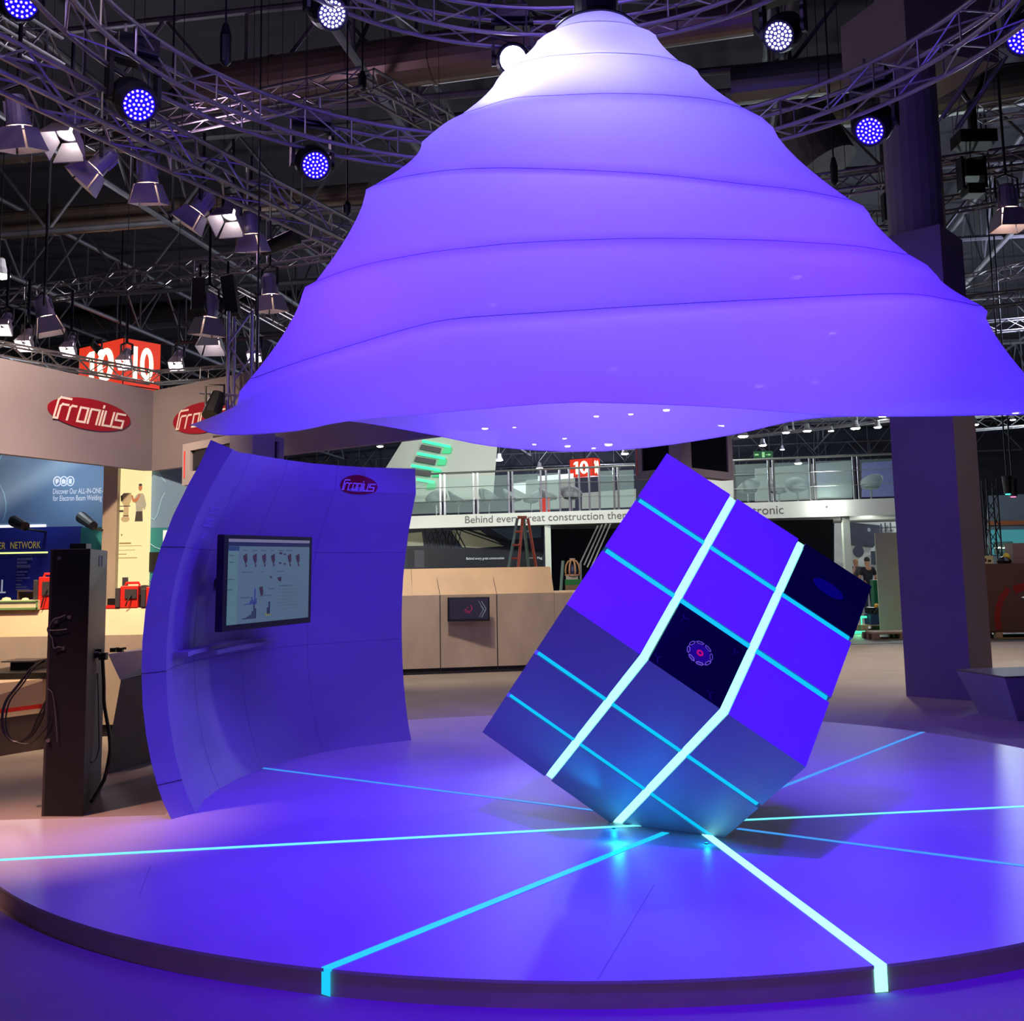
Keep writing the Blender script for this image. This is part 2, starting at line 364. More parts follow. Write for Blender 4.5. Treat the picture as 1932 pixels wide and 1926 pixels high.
# core inset by T from each face
k = T/S
cm = MB().hexa([A+a*(x*S)+b*(y*S)+c*(z_*S) for x, y, z_ in ((k, k, k), (1-k, k, k), (1-k, 1-k, k), (k, 1-k, k), (k, k, 1-k), (1-k, k, 1-k), (1-k, 1-k, 1-k), (k, 1-k, 1-k))])
clip(cm).build('core', M_CORE, cube)
g1, g2 = .0170, .0140     # half gaps: bright columns, thin rows
M_SCR = mat('cube_screen_glass', (8, 6, 20), .12, emi=(6, 2, 60), estr=.35)
def face(O, u, v, nrm, gu, gv, special=()):
    cu = [0, 1/3, 2/3, 1]
    for i in range(3):
        for j in range(3):
            u0 = cu[i]+(gu if i else 0); u1 = cu[i+1]-(gu if i < 2 else 0); v0 = cu[j]+(gv if j else 0); v1 = cu[j+1]-(gv if j < 2 else 0)
            # mitred tile edges at the cube's own edges
            iu0 = u0+(k if i == 0 else 0); iu1 = u1-(k if i == 2 else 0); iv0 = v0+(k if j == 0 else 0); iv1 = v1-(k if j == 2 else 0)
            f = lambda x, y, t: O+u*(x*S)+v*(y*S)+nrm*t
            mb = MB().hexa([f(iu0, iv0, -T), f(iu1, iv0, -T), f(iu1, iv1, -T), f(iu0, iv1, -T), f(u0, v0, 0), f(u1, v0, 0), f(u1, v1, 0), f(u0, v1, 0)])
            mb = clip(mb)
            if len(mb.v) < 6: continue
            if (i, j) in special:
                o = mb.build('screen_panel', M_SCR, cube); o['label'] = 'dark glossy screen panel with a glowing pattern'
            else: mb.build('panel', M_CUBE, cube)
face(A, a, b, -c, g1, g2, ((1, 0), (2, 2)))
face(A, a, c, -b, g1, g2)
face(A, b, c, -a, g2, g2)
face(A+a*S, b, c, a, g2, g2)
face(A+b*S, a, c, b, g1, g2)
face(A+c*S, a, b, c, g1, g2)
def cstrip(O, u, v, nrm, u0, u1, v0, v1, t0, t1, m):
    mb = clip(slabq(O, u, v, nrm, u0, u1, v0, v1, t0, t1))
    if len(mb.v) > 5: mb.build('light_strip', m, cube)
W1 = .0138; W2 = .0122
for t in (1/3, 2/3):
    # bright lines: up the upper face, round the fold, down the lower face
    cstrip(A, a, b, -c, t-W1, t+W1, 0, 1.0-.012, -.05, -.003, M_LEDW)
    cstrip(A, a, c, -b, t-W1, t+W1, 0, 1.0-.012, -.05, -.003, M_LEDW)
    cstrip(A, a, b, -c, .012, 1-.012, t-W2, t+W2, -.05, -.006, M_LEDC)
    cstrip(A, a, c, -b, .012, 1-.012, t-W2, t+W2, -.05, -.006, M_LEDC)
# picture on the fold-side screen: ring of pale links round a red core
M_GL = emis('screen_violet_glow', (110, 80, 225), .9); M_GR = emis('screen_red_glow', (190, 10, 90), .9); M_GB = emis('screen_blue_glow', (22, 4, 110), .8)
Oc = A+a*(.5*S)+b*(.163*S)-c*.001
def scr(polys, m, nm, O=Oc, t=.0015): MB().flat(polys, O, a, b, t).build(nm, m, cube)
pet = []
for j in range(8):
    th = 2*pi*j/8+.35; cx_, cy_ = .066*cos(th), .066*sin(th); e1 = (-sin(th), cos(th)); e2 = (cos(th), sin(th))
    loop = [(cx_+e1[0]*x+e2[0]*y, cy_+e1[1]*x+e2[1]*y) for x, y in ((-.022, 0), (-.012, .007), (.012, .007), (.022, 0), (.012, -.007), (-.012, -.007))]
    pet += stroke(loop, .0022, True)
scr([ell(0, 0, .058, .058, 32)], M_GB, 'glow_disc'); scr(pet, M_GL, 'pattern'); scr(ringp(0, 0, .014, .014, .009), M_GR, 'pattern_core', t=.003)
mk = []
for x, y, sx in ((-.17, .17, 1), (.15, .17, 1), (-.17, -.17, -1), (.15, -.17, -1)):
    mk += stroke([(x, y), (x+.012*sx, y-.022), (x+.004, y-.05)], .0018)+stroke([(x+.012*sx, y-.022), (x+.036*sx, y-.012)], .0018)
scr(mk, M_GB, 'pattern_corner')
O2 = A+a*(.84*S)+b*(.84*S)-c*.001
scr([ell(0, 0, .10, .05, 32)], mat('screen_faint', (12, 6, 60), .3, emi=(14, 4, 110), estr=.06), 'faint_ring', O2)
# four tiny ventilation holes
Oh = A+a*(.16*S)+c*(.80*S)-b*.001
MB().flat([ell(x, y, .003, .003, 8) for x, y in ((-.012, .006), (.014, .014), (0, -.012), (.012, -.012))], Oh, a, c, .001).build('rivet', M_ALU, cube)
# cyan floor uplights at the foot of the cube
for (px, py), to, pw in (((1158, 1563), (.25, 6.6, .95), 26), ((1333, 1592), (1.25, 6.25, .8), 26)):
    p = G(px, py, STZ)
    u = thing('floor_uplight', 'small cyan uplight at the %s foot of the tilted cube' % ('left' if px < 1200 else 'right'), 'light', p, 'uplights at the cube foot')
    MB().lathe([(.0, .0), (.010, .0), (.010, .005), (.008, .006), (0, .006)], 12, p).build('housing', M_BLACK, u)
    MB().lathe([(.0, .0062), (.008, .0062), (.0, .007)], 12, p).build('lens', emis('uplight_lens', (0, .8, 1), 6, False), u)
    spot('uplight_beam', p+V((0, -.012, .022)), p+V((0, 0, .03))+(-a*.9-c*.35 if px < 1200 else -c*1.0+a*.5)*.5-b*.015, 15 if px < 1200 else 14, (.0, .42, 1.0), 62, 1.0, .008)
    plight('uplight_spill', p+V((0, -.03, .035)), .35, (.0, .40, 1.0), .015)
plight('under_cube_spill', (.55, 6.35, .16), 3.0, (.0, .25, 1.0), .03)

# ================================================================== curved wall with screen
wall = thing('curved_display_wall', 'tall curved wall panel facing the cube, carrying a big screen', 'display wall', (-1.9, 8.9, STZ))
plan = [(-2.077, 7.35), (-2.135, 7.75), (-2.135, 8.15), (-2.10, 8.55), (-2.01, 8.96), (-1.86, 9.36), (-1.66, 9.70), (-1.40, 10.00), (-.965, 10.32)]
prof = [(STZ, 0), (.20, -.050), (.31, -.090), (.45, -.130), (.62, -.165), (.80, -.190), (1.0, -.202), (1.2, -.202), (1.4, -.188), (1.6, -.155), (1.8, -.100), (2.0, -.030), (2.2, .062), (2.34, .135), (2.45, .20)]
JT = len(prof)-1; JS = (6, 10)
def plan_n(i):
    p0 = V((*plan[max(i-1, 0)], 0)); p1 = V((*plan[min(i+1, len(plan)-1)], 0)); d = (p1-p0).normalized(); return V((d.y, -d.x, 0))
def wall_pt(i, j, off=0.0):
    z_, o_ = prof[j]; nn = plan_n(i)
    if j == JT: z_ += [.0, .025, .05, .07, .08, .09, .10, .11, .12][i]; o_ -= .0 if i < 4 else .02*(i-4)
    return V((*plan[i], z_))+nn*(o_*(1.0 if i < 7 else .8)+off)
wm = MB(); nI, nJ = len(plan), len(prof)
fr = [[wall_pt(i, j) for j in range(nJ)] for i in range(nI)]
bk = [[wall_pt(i, j, -.10)+(V((-.0, -.17, 0)) if i == 0 else V((0, 0, 0)))+(V((0, .0, .045)) if (j == JT and i == 0) else V((0, 0, 0))) for j in range(nJ)] for i in range(nI)]
for side in (0, 1):
    gr = (fr, bk)[side]; base = len(wm.v); wm.v += [tuple(p) for r in gr for p in r]
    for i in range(nI-1):
        for j in range(nJ-1):
            q4 = (base+i*nJ+j, base+(i+1)*nJ+j, base+(i+1)*nJ+j+1, base+i*nJ+j+1); wm.f.append(q4 if side == 0 else q4[::-1])
N_ = nI*nJ
for i in range(nI-1):
    for j in (0, nJ-1):
        wm.f.append((i*nJ+j, (i+1)*nJ+j, N_+(i+1)*nJ+j, N_+i*nJ+j))
for j in range(nJ-1):
    for i in (0, nI-1):
        wm.f.append((i*nJ+j, i*nJ+j+1, N_+i*nJ+j+1, N_+i*nJ+j))
o = wm.build('panel_body', M_WALLP, wall, smooth=True); o.data.set_sharp_from_angle(angle=radians(16))
sj = MB()   # shallow joints between boards
def jline(pts, off=.0015, r=.0028):
    sj.tube(pts, r, 4)
for j in JS: jline([wall_pt(i, j, .0) for i in range(nI)], r=.0016)
for i in (2, 4, 6): jline([wall_pt(i, j, .0) for j in range(nJ)], r=.0013)
for j in JS+(2,): sj.tube([fr[0][j], bk[0][j]], .004, 4)
sj.build('board_joint', M_JOINT, wall)
# shelf below the screen
def at_wall(y, z_):   # point on the inner face near depth y, height z
    for i in range(nI-1):
        if plan[i][1] <= y <= plan[i+1][1]: break
    t = (y-plan[i][1])/(plan[i+1][1]-plan[i][1])
    for j in range(nJ-1):
        if prof[j][0] <= z_ <= prof[j+1][0]: break
    s = (z_-prof[j][0])/(prof[j+1][0]-prof[j][0])
    p = (wall_pt(i, j)*(1-t)+wall_pt(i+1, j)*t)*(1-s)+(wall_pt(i, j+1)*(1-t)+wall_pt(i+1, j+1)*t)*s
    return p, (plan_n(i)*(1-t)+plan_n(i+1)*t).normalized()
for y0, y1, w_, z_ in ((7.60, 9.30, .10, 1.07), (8.15, 9.12, .17, 1.045)):
    sm = MB(); ys = [y0+(y1-y0)*k_/8 for k_ in range(9)]
    for k_ in range(8):
        p, nn = at_wall(ys[k_], z_); q, n2 = at_wall(ys[k_+1], z_)
        sm.hexa([p, p+nn*w_, q+n2*w_, q, p+Z*.03, p+nn*w_+Z*.03, q+n2*w_+Z*.03, q+Z*.03])
    sm.build('shelf', M_WALLP, wall)
# small grid of lettering blocks near the left edge and the logo
txt = MB()
M_LET = mat('pale_lettering', (190, 190, 220), .5, var=.05)
def on_wall_px(px, py):   # intersection of a sight line with the wall face, by marching
    best = None
    for i in range(nI-1):
        for j in range(nJ-1):
            p0, p1, p2 = wall_pt(i, j), wall_pt(i+1, j), wall_pt(i, j+1); p3 = wall_pt(i+1, j+1)
            for (x, y, z_) in ((p0, p1, p2), (p3, p2, p1)):
                n_ = (y-x).cross(z_-x); r = ray(px, py); dn = r.dot(n_)
                if abs(dn) < 1e-9: continue
                t = (x-CAMP).dot(n_)/dn; h = CAMP+r*t
                e = [((y-x).cross(h-x)).dot(n_), ((z_-y).cross(h-y)).dot(n_), ((x-z_).cross(h-z_)).dot(n_)]
                if all(v_ >= -1e-6 for v_ in e) or all(v_ <= 1e-6 for v_ in e):
                    best = (h, n_.normalized(), y-x)
    return best
arc = [0]
for i in range(nI-1): arc.append(arc[-1]+(V((*plan[i+1], 0))-V((*plan[i], 0))).length)
def wall_uv(s_, z_, off=.0):
    i = max([k_ for k_ in range(nI-1) if arc[k_] <= s_] or [0]); t = (s_-arc[i])/(arc[i+1]-arc[i])
    j = max([k_ for k_ in range(nJ-1) if prof[k_][0] <= z_] or [0]); u_ = (z_-prof[j][0])/(prof[j+1][0]-prof[j][0])
    p = (wall_pt(i, j)*(1-t)+wall_pt(i+1, j)*t)*(1-u_)+(wall_pt(i, j+1)*(1-t)+wall_pt(i+1, j+1)*t)*u_
    return p+(plan_n(i)*(1-t)+plan_n(i+1)*t).normalized()*off
def find_uv(px, py):
    best = None
    for i in range(220):
        s_ = arc[-1]*i/219
        for j in range(120):
            z_ = .12+2.3*j/119; q = proj(wall_uv(s_, z_)); e = (q[0]-px)**2+(q[1]-py)**2
            if best is None or e < best[0]: best = (e, s_, z_)
    return best[1:]
def wall_decal(nm, polys, s0, z0, m, parent, off):
    mb = MB()
    for p in polys:
        n_ = len(p); A_ = [wall_uv(s0+x, z0+y, off) for x, y in p]; B_ = [wall_uv(s0+x, z0+y, off-.003) for x, y in p]
        cA = sum(A_, V((0, 0, 0)))/n_; base = len(mb.v); mb.v += [tuple(v_) for v_ in A_+B_]+[tuple(cA)]
        mb.f += [(base+k_, base+(k_+1) % n_, base+2*n_) for k_ in range(n_)]+[(base+k_, base+n_+k_, base+n_+(k_+1) % n_, base+(k_+1) % n_) for k_ in range(n_)]
    return mb.build(nm, m, parent)
su, zu = find_uv(675, 920)
strips = []
for k_ in range(24):      # oval in narrow upright strips so that it follows the curve
    x0_, x1_ = -.235+.47*k_/24, -.235+.47*(k_+1)/24; f_ = lambda x: .050*sqrt(max(0, 1-(x/.235)**2))
    strips.append([(x0_, -f_(x0_)-1e-4), (x1_, -f_(x1_)-1e-4), (x1_, f_(x1_)+1e-4), (x0_, f_(x0_)+1e-4)])
wl = wall_decal('logo_oval', strips, su, zu, M_LOGORED, wall, .006)
wall_decal('logo_lettering', [[(x*.235, y*.235*.50) for x, y in p] for p in logo_polys(.15)], su, zu, M_LOGOWHITE, wl, .011)
lt = []
s1_, z1_ = find_uv(404, 961)
for row, (dz, w_, h_) in enumerate(((0, .26, .04), (-.085, .26, .05), (-.18, .12, .03))):
    nx = int(w_/.05)
    for k_ in range(nx):
        x0_ = -w_/2+k_*.05; lt += stroke(rect(x0_, dz-h_/2, x0_+.032, dz+h_/2), .007, True)
wall_decal('printed_lettering', lt, s1_, z1_, M_LET, wall, .006)

# screen
TL, TR, BR, BL = P(424, 1008, 7.9), P(590.4, 1013, 9.05), P(585.4, 1174.5, 9.05), P(417, 1193, 7.9)
tv = thing('wall_screen', 'large black framed touch screen showing charts, mounted on the curved wall', 'screen', (TL+BR)/2)
pw = [TL, TR, BR, BL]; wx = ((TR-TL)+(BR-BL)).normalized(); wz = (TL-BL).normalized(); wn = wx.cross(wz).normalized()
if wn.dot(CAMP-TL) < 0: wn = -wn
Wt = ((TR-TL).length+(BR-BL).length)/2; Ht = ((TL-BL).length+(TR-BR).length)/2; O = (TL+TR+BR+BL)/4
wz = wn.cross(wx).normalized(); wz = wz if wz.z > 0 else -wz
R_ = Matrix((wx, -wn, wz)).transposed()
MB().box(O-wn*.03, (Wt, .06, Ht), R_).build('housing', M_DARK, tv, bevel=.006)
MB().flat([rect(-Wt/2+.055, -Ht/2+.045, Wt/2-.045, Ht/2-.03)], O, wx, wz, .001).build('display_glass', emis('display_pale_blue', (98, 126, 156), .52), tv)
p, nn = at_wall(8.45, 1.55)
MB().cyl(O-wn*.06, p, .05, 8).cyl(O-wn*.055, O-wn*.075, .16, 8).build('wall_bracket', M_BLACK, tv)
x0, y0, x1, y1 = -Wt/2+.055, -Ht/2+.045, Wt/2-.045, Ht/2-.03; ww = x1-x0; hh = y1-y0
def sc2(polys): return [[(x0+x*ww, y0+y*hh) for x, y in p] for p in polys]
glassp = [o_ for o_ in tv.children if o_.name.startswith('display_glass')][0]
def disp(polys, col, nm, t=.002, s=.55): MB().flat(sc2(polys), O, wx, wz, t).build(nm, emis('display_'+nm, col, s), glassp)
disp([rect(0, .965, 1, 1)], (140, 135, 175), 'top_bar')
disp([rect(0, .915, 1, .963)], (30, 36, 84), 'menu_bar')
disp([rect(0, .86, .12, .912)], (40, 70, 120), 'menu_tab')
disp([rect(0, 0, .11, .858)], (100, 138, 152), 'side_bar')
blobs = []
for k_, x in enumerate((.19, .30, .41, .52, .73, .84)):
    blobs += [[(x-.025, .80), (x+.02, .83), (x+.025, .74), (x+.005, .70), (x-.015, .75)], rect(x+.005, .67, x+.02, .70)]
blobs += [rect(.60, .82, .635, .845), rect(.66, .81, .68, .83), rect(.60, .70, .625, .72), rect(.66, .69, .68, .71), [(.36, .42), (.40, .43), (.41, .34), (.385, .31)], [(.58, .53), (.63, .54), (.625, .48), (.60, .49)], rect(.49, .53, .51, .55)]
disp(blobs, (62, 40, 66), 'machine_icons')
bars = [rect(.19+.0165*k_, .22, .19+.0165*k_+.012, .22+h_) for k_, h_ in enumerate((.008, .01, .012, .014, .05, .09, .05, .19, .07))]
disp(bars, (58, 66, 150), 'bar_chart', .0025)
bars = [rect(.17+.0185*k_, -.12+.17, .17+.0185*k_+.012, .05+h_) for k_, h_ in enumerate((.01, .015, .02, .03, .04, .05, .09, .20, .12))]
bars += [rect(.46, .09, .475, .17), rect(.48, .09, .495, .24)]
disp(bars, (40, 44, 84), 'bar_chart_dark', .0025)
disp([rect(.44, .07, .51, .10)], (128, 138, 96), 'bar_chart_base', .003)
lines = [rect(x, y, x+w_, y+.012) for x, y, w_ in ((.16, .86, .05), (.27, .86, .06), (.37, .86, .07), (.49, .86, .04), (.59, .86, .06), (.69, .86, .08), (.16, .60, .12), (.38, .60, .03), (.58, .60, .08), (.15, .30, .11), (.37, .31, .15), (.60, .42, .18), (.47, .39, .08), (0.01, .80, .05), (.01, .72, .05), (.0, .52, .07), (.0, .40, .05))]
lines += [rect(.60, .38-.04*k_, .86, .383-.04*k_) for k_ in range(7)]
disp(lines, (70, 98, 122), 'text_lines')

# ================================================================== canopy
canopy = thing('fabric_canopy', 'huge glowing violet fabric lampshade of stacked rings hanging over the cube', 'canopy', (.6, SCN.y, 2.6))
YC = SCN.y
def lerp(a_, b_, t): return a_+(b_-a_)*t
def interp(pts, x):
    if x <= pts[0][0]: return pts[0][1]
    for (xa, ya), (xb, yb) in zip(pts, pts[1:]):
        if x <= xb: return lerp(ya, yb, (x-xa)/(xb-xa))
    return pts[-1][1]
def smooth_curve(pts, n=60):     # Catmull-Rom resample
    out = []
    for i in range(len(pts)-1):
        p0 = pts[max(i-1, 0)]; p1 = pts[i]; p2 = pts[i+1]; p3 = pts[min(i+2, len(pts)-1)]
        for k_ in range(8):
            t = k_/8
            f = lambda d: .5*((2*p1[d])+(-p0[d]+p2[d])*t+(2*p0[d]-5*p1[d]+4*p2[d]-p3[d])*t*t+(-p0[d]+3*p1[d]-3*p2[d]+p3[d])*t**3)
            out.append((f(0), f(1)))
    out.append(pts[-1]); return out
NT = 128
def make_ring(L, R, front, ratio, back=None, ex=1.0):
    pl, pr = P(*L, YC), P(*R, YC); xc = (pl.x+pr.x)/2; rx = (pr.x-pl.x)/2; ry = ratio*rx
    fc = smooth_curve([L]+list(front)+[R]); bc = smooth_curve([L]+list(back)+[R]) if back else None
    out = []
    for k_ in range(NT):
        th = 2*pi*k_/NT; cx_ = cos(th); X = xc+rx*(abs(cx_)**ex)*(1 if cx_ >= 0 else -1); s_ = sin(th); Y = YC+ry*s_; z_ = lerp(pl.z, pr.z, (X-pl.x)/(pr.x-pl.x))
        if s_ < -1e-6 or bc:
            cur = fc if s_ < -1e-6 else bc
            for _ in range(4):
                px, py = proj((X, Y, z_)); ty = interp(cur, px); z_ = P(px, ty, Y).z
        out.append(V((X, Y, z_)))
    return out
seams = [
 ((1050, 50), (1201, 46), ((1070, 34), (1100, 22), (1140, 18), (1175, 27)), 0.9),
 ((1049, 56), (1203, 50), ((1075, 46), (1105, 41), (1140, 40), (1175, 43)), 0.9),
 ((968, 122), (1280, 115), ((1030, 107), (1088, 102), (1133, 100), (1200, 102), (1250, 108)), .55),
 ((815, 252), (1400, 203), ((862, 220), (900, 206), (972, 185), (1050, 180), (1133, 176.5), (1200, 177), (1262, 180), (1340, 188)), .47),
 ((707, 349), (1598, 376), ((760, 334), (850, 321), (950, 317), (1100, 321), (1250, 330), (1400, 347), (1510, 359)), .43),
 ((597, 531), (1708, 480), ((680, 502), (800, 478), (900, 466), (1000, 457), (1200, 450), (1400, 452), (1510, 457), (1620, 465)), .42),
 ((476, 714), (1839, 576), ((560, 684), (700, 640), (800, 612), (870, 600), (1050, 588), (1250, 575), (1500, 562), (1700, 554), (1790, 565)), .43),
]
shoulder = [None, ((1014, 77), (1236, 66)), ((938, 150), (1314, 133)), ((793, 282), (1456, 240)), ((690, 366), (1634, 401)), ((573, 552), (1760, 520)), ((452, 762), (1848, 600))]
hem = make_ring((366, 802), (1968, 768), ((400, 817), (450, 820), (560, 812), (660, 793), (850, 776), (1000, 763), (1087, 758), (1240, 762), (1380, 769), (1567, 783), (1700, 785), (1850, 783), (1932, 781)), .43,
                ((400, 800), (560, 796), (660, 794), (812, 819), (932, 842), (1087, 852), (1220, 844), (1380, 820), (1514, 791), (1648, 784), (1800, 780), (1930, 776)), ex=.72)
rings = [make_ring(*s) for s in seams]
rows = [rings[0], rings[1]]
NSUB = 7
for i in range(1, len(seams)):
    cur = rings[i]; L, R, fr_, rt = seams[i]; sl, sr_ = shoulder[i]
    dyl, dyr = sl[1]-L[1], sr_[1]-R[1]
    xs0, xs1 = L[0], R[0]
    fsh = []
    for x, y in fr_:
        t = (x-xs0)/(xs1-xs0); fsh.append((sl[0]+(sr_[0]-sl[0])*t, y+lerp(dyl, dyr, t)*.42+4))
    sh = make_ring(sl, sr_, fsh, rt)
    # rounded shoulder
    mid = [lerp(cur[k_], sh[k_], .5) for k_ in range(NT)]
    cxy = sum((V((p.x, p.y, 0)) for p in mid), V((0, 0, 0)))/NT
    amt = .018 if i < 3 else .03
    mid = [p+(V((p.x, p.y, 0))-cxy).normalized()*amt for p in mid]
    rows.append(mid); rows.append(sh)
    nxt = rings[i+1] if i+1 < len(seams) else hem
    for s_ in range(1, NSUB):
        t = s_/NSUB; g = t**1.38 if i < 6 else t**1.25
        rows.append([V((lerp(sh[k_].x, nxt[k_].x, g), lerp(sh[k_].y, nxt[k_].y, g), lerp(sh[k_].z, nxt[k_].z, t))) for k_ in range(NT)])
    rows.append(nxt)
cmb = MB()
for r in rows: cmb.v += [tuple(p) for p in r]
for i in range(len(rows)-1):
    for k_ in range(NT): cmb.f.append((i*NT+k_, i*NT+(k_+1) % NT, (i+1)*NT+(k_+1) % NT, (i+1)*NT+k_))
cmb.build('fabric_shade', M_FAB, canopy, smooth=True)
for i in range(1, len(rings)): MB().tube(rings[i], .0028, 5, True).build('seam_piping', M_PIPE, canopy)
MB().tube(hem, .004, 5, True).build('hem', M_FAB, canopy)
MB().tube(rings[0], .012, 6, True).build('top_ring', M_BLACK, canopy)
tc = sum(rings[0], V((0, 0, 0)))/NT
MB().cyl(tc-Z*.05, (tc.x, tc.y, CEIL_Z), .172, 24).build('hanging_tube', M_BLACK, canopy)
MB().tube([p*1.0 for p in rings[0]], .01, 4, True)
# top plate closing the shade
top = MB(); top.v = [tuple(tc+(p-tc)*.985) for p in rings[0]]; top.f = [tuple(range(NT))]; top.build('top_plate', M_BLACK, canopy)

# ================================================================== trusses
TRUSS_R = .024
def truss_mesh(P0, P1, s=.29, seg=.42, r=None, up=None, name='lighting_truss', label='', cat='truss', group=None, m=None, tri=False):
    r = r or TRUSS_R*s/.29; m = m or M_ALU
    P0, P1 = V(P0), V(P1); d = (P1-P0); L = d.length; d.normalize(); up = up or Z
    sd = d.cross(up).normalized(); u = sd.cross(d).normalized()
    t = thing(name, label, cat, (P0+P1)/2, group)
    offs = [(-1, -1), (1, -1), (1, 1), (-1, 1)]
    if tri: offs = [(-1, 1), (1, 1), (0, -1)]
    ch = [(P0+sd*(x*s/2)+u*(y*s/2)) for x, y in offs]
    for q in ch: MB().cyl(q, q+d*L, r, 8).build('chord', m, t)
    n = max(2, int(L/seg)); br = MB()
    K = len(ch)
    for i in range(n):
        for e in range(K):
            a_, b_ = ch[e], ch[(e+1) % K]
            if i % 2: a_, b_ = b_, a_
            br.cyl(a_+d*(L*i/n), b_+d*(L*(i+1)/n), r*.5, 5, caps=False)
            br.cyl(a_+d*(L*i/n), b_+d*(L*i/n), r*.45, 4, caps=False) if i % 3 == 0 else None
    br.build('bracing', m, t)
    if abs(d.z) < .5:
        sp_ = MB()
        for f_ in (.2, .8): q = P0.lerp(P1, f_); sp_.cyl(q+Z*s/2, (q.x, q.y, CEIL_Z-.02), .005, 4)
        sp_.build('suspension_wire', M_BLACK, t)
    return t
def ring_truss(c0, R, s, name, label, group=None, nseg=44):
    t = thing(name, label, 'truss', c0, group)
    cc = V(c0); N = nseg*3
    def pt(k_, x, y): th = 2*pi*k_/N; return cc+V((cos(th)*(R+x*s/2), sin(th)*(R+x*s/2), y*s/2))
    offs = [(-1, -1), (1, -1), (1, 1), (-1, 1)]
    for x, y in offs: MB().tube([pt(k_, x, y) for k_ in range(N)], TRUSS_R, 8, True).build('chord', M_ALU, t, smooth=True)
    br = MB()
    for i in range(nseg):
        for e in range(4):
            a_, b_ = offs[e], offs[(e+1) % 4]
            if i % 2: a_, b_ = b_, a_
            br.cyl(pt(i*3, *a_), pt(i*3+3, *b_), TRUSS_R*.42, 5, caps=False)
            if e % 2: br.cyl(pt(i*3, *a_), pt(i*3, *b_), TRUSS_R*.42, 5, caps=False)
    br.build('bracing', M_ALU, t)
    for k_ in range(4): q = pt(int(N*(k_+.5)/4), 0, 1); MB().cyl(q, (q.x, q.y, CEIL_Z-.02), .005, 4).build('suspension_wire', M_BLACK, t)
    return t
ring_truss((SCN.x-.05, SCN.y-.3, 6.13), 3.8, .30, 'ring_truss', 'wide circular aluminium truss hanging around the violet canopy')
ring_truss((SCN.x+.05, SCN.y, 7.25), 2.8, .29, 'ring_truss', 'smaller circular aluminium truss just above the top of the canopy', nseg=34)

# ================================================================== moving heads
def frame(d, up=Z):
    d = V(d).normalized(); x = up.cross(d).normalized(); y = d.cross(x); return Matrix((x, y, d)).transposed()
M_MHW = emis('lens_white_cell', (.86, .85, 1.0), 9, False); M_MHB = emis('lens_blue_cell', (.30, .18, 1.0), 5.0, False)
M_MHBD = emis('lens_blue_glow', (.004, .0, 1.0), 1.0, False); M_MHWD = emis('lens_dim_glow', (.05, .04, .40), .7, False); M_HOT = emis('lens_hot_cell', (.9, .88, 1), 30, False)
def moving_head(px, py, Y, aim, kind, label, rl=.135, hang=.62):
    c0 = P(px, py, Y); t = thing('moving_head_light', label, 'stage light', c0+V((0, 0, hang)), 'round moving head lights under the ring trusses')
    d = (V(aim)-c0).normalized(); R = frame(d)
    hc = c0-d*.20
    MB().lathe([(.0, -.24), (.10, -.24), (.165, -.16), (.185, .0), (.18, .12), (rl+.02, .20), (rl+.02, .215), (rl, .215), (rl, .19)], 24, hc, R).build('head', M_BLACK, t, smooth=False); hd_ = t.children[-1] if len(t.children) else None
    hd_ = [o_ for o_ in t.children if o_.name.startswith('head')][0]
    MB().lathe([(.0, .196), (rl, .196), (rl, .19), (0, .19)], 24, hc, R).build('lens_plate', {'b': M_MHBD, 'h': M_HOT}.get(kind, M_MHWD), hd_)
    cells = MB(); k_ = 0
    for n_, rr in ((1, 0), (6, .30), (12, .58), (18, .86)):
        for i in range(n_):
            th = 2*pi*i/n_+.2*n_; q = hc+R @ V((rl*rr*cos(th), rl*rr*sin(th), .199)); cells.lathe([(.0115 if kind == 'b' else .0135, 0), (.008, .005), (0, .006)], 8, q, R)
    cells.build('led_cells', {'b': M_MHB, 'w': M_MHW, 'h': M_HOT}[kind], hd_)
    sd = Z.cross(d).normalized()
    y = MB(); top = c0+V((0, 0, hang-.16)); top = V((hc.x, hc.y, top.z))
    for s in (-1, 1):
        y.box((hc+sd*(s*.205)+V((hc.x, hc.y, top.z))+sd*(s*.205))/2, (.035, .13, abs(top.z-hc.z)+.10), Matrix((sd, Z.cross(sd), Z)).transposed())
        y.cyl(hc+sd*(s*.16), hc+sd*(s*.225), .06, 10)
    y.box(top, (.44, .14, .06), Matrix((sd, Z.cross(sd), Z)).transposed()); y.build('yoke', M_BLACK, t)
    MB().box(top+V((0, 0, .11)), (.36, .28, .15), Matrix((sd, Z.cross(sd), Z)).transposed()).build('base', M_DARK, t, bevel=.01)
    MB().cyl(top+V((-.08, 0, .18)), top+V((-.08, 0, .34)), .018, 8).cyl(top+V((.08, 0, .18)), top+V((.08, 0, .34)), .018, 8).build('clamp', M_ALU, t)
    return t
moving_head(40, 4, 8.7, (.5, 3.6, 1.6), 'b', 'blue round moving light at the top left corner of the view')
moving_head(262, 198, 9.0, (.6, 3.8, 1.4), 'b', 'blue round moving light on the ring truss, above the row of barn door floods')
moving_head(595, 312, 10.9, (.9, 3.6, 1.6), 'b', 'blue round moving light just left of the canopy shoulder')
moving_head(1641, 247, 10.4, (-.6, 5.2, 1.0), 'b', 'blue round moving light in front of the upper pillar on the right')
moving_head(1930, 74, 9.4, (-.5, 5, 1.0), 'b', 'blue moving light cut off by the right edge of the view')
moving_head(627, 27, 10.2, (1.5, 5.0, 2.5), 'w', 'white round moving light left of the canopy top at the upper edge')
moving_head(968, 112, 10.9, (.1, 5.5, 4.6), 'h', 'dazzling white moving light peeking from behind the canopy top')
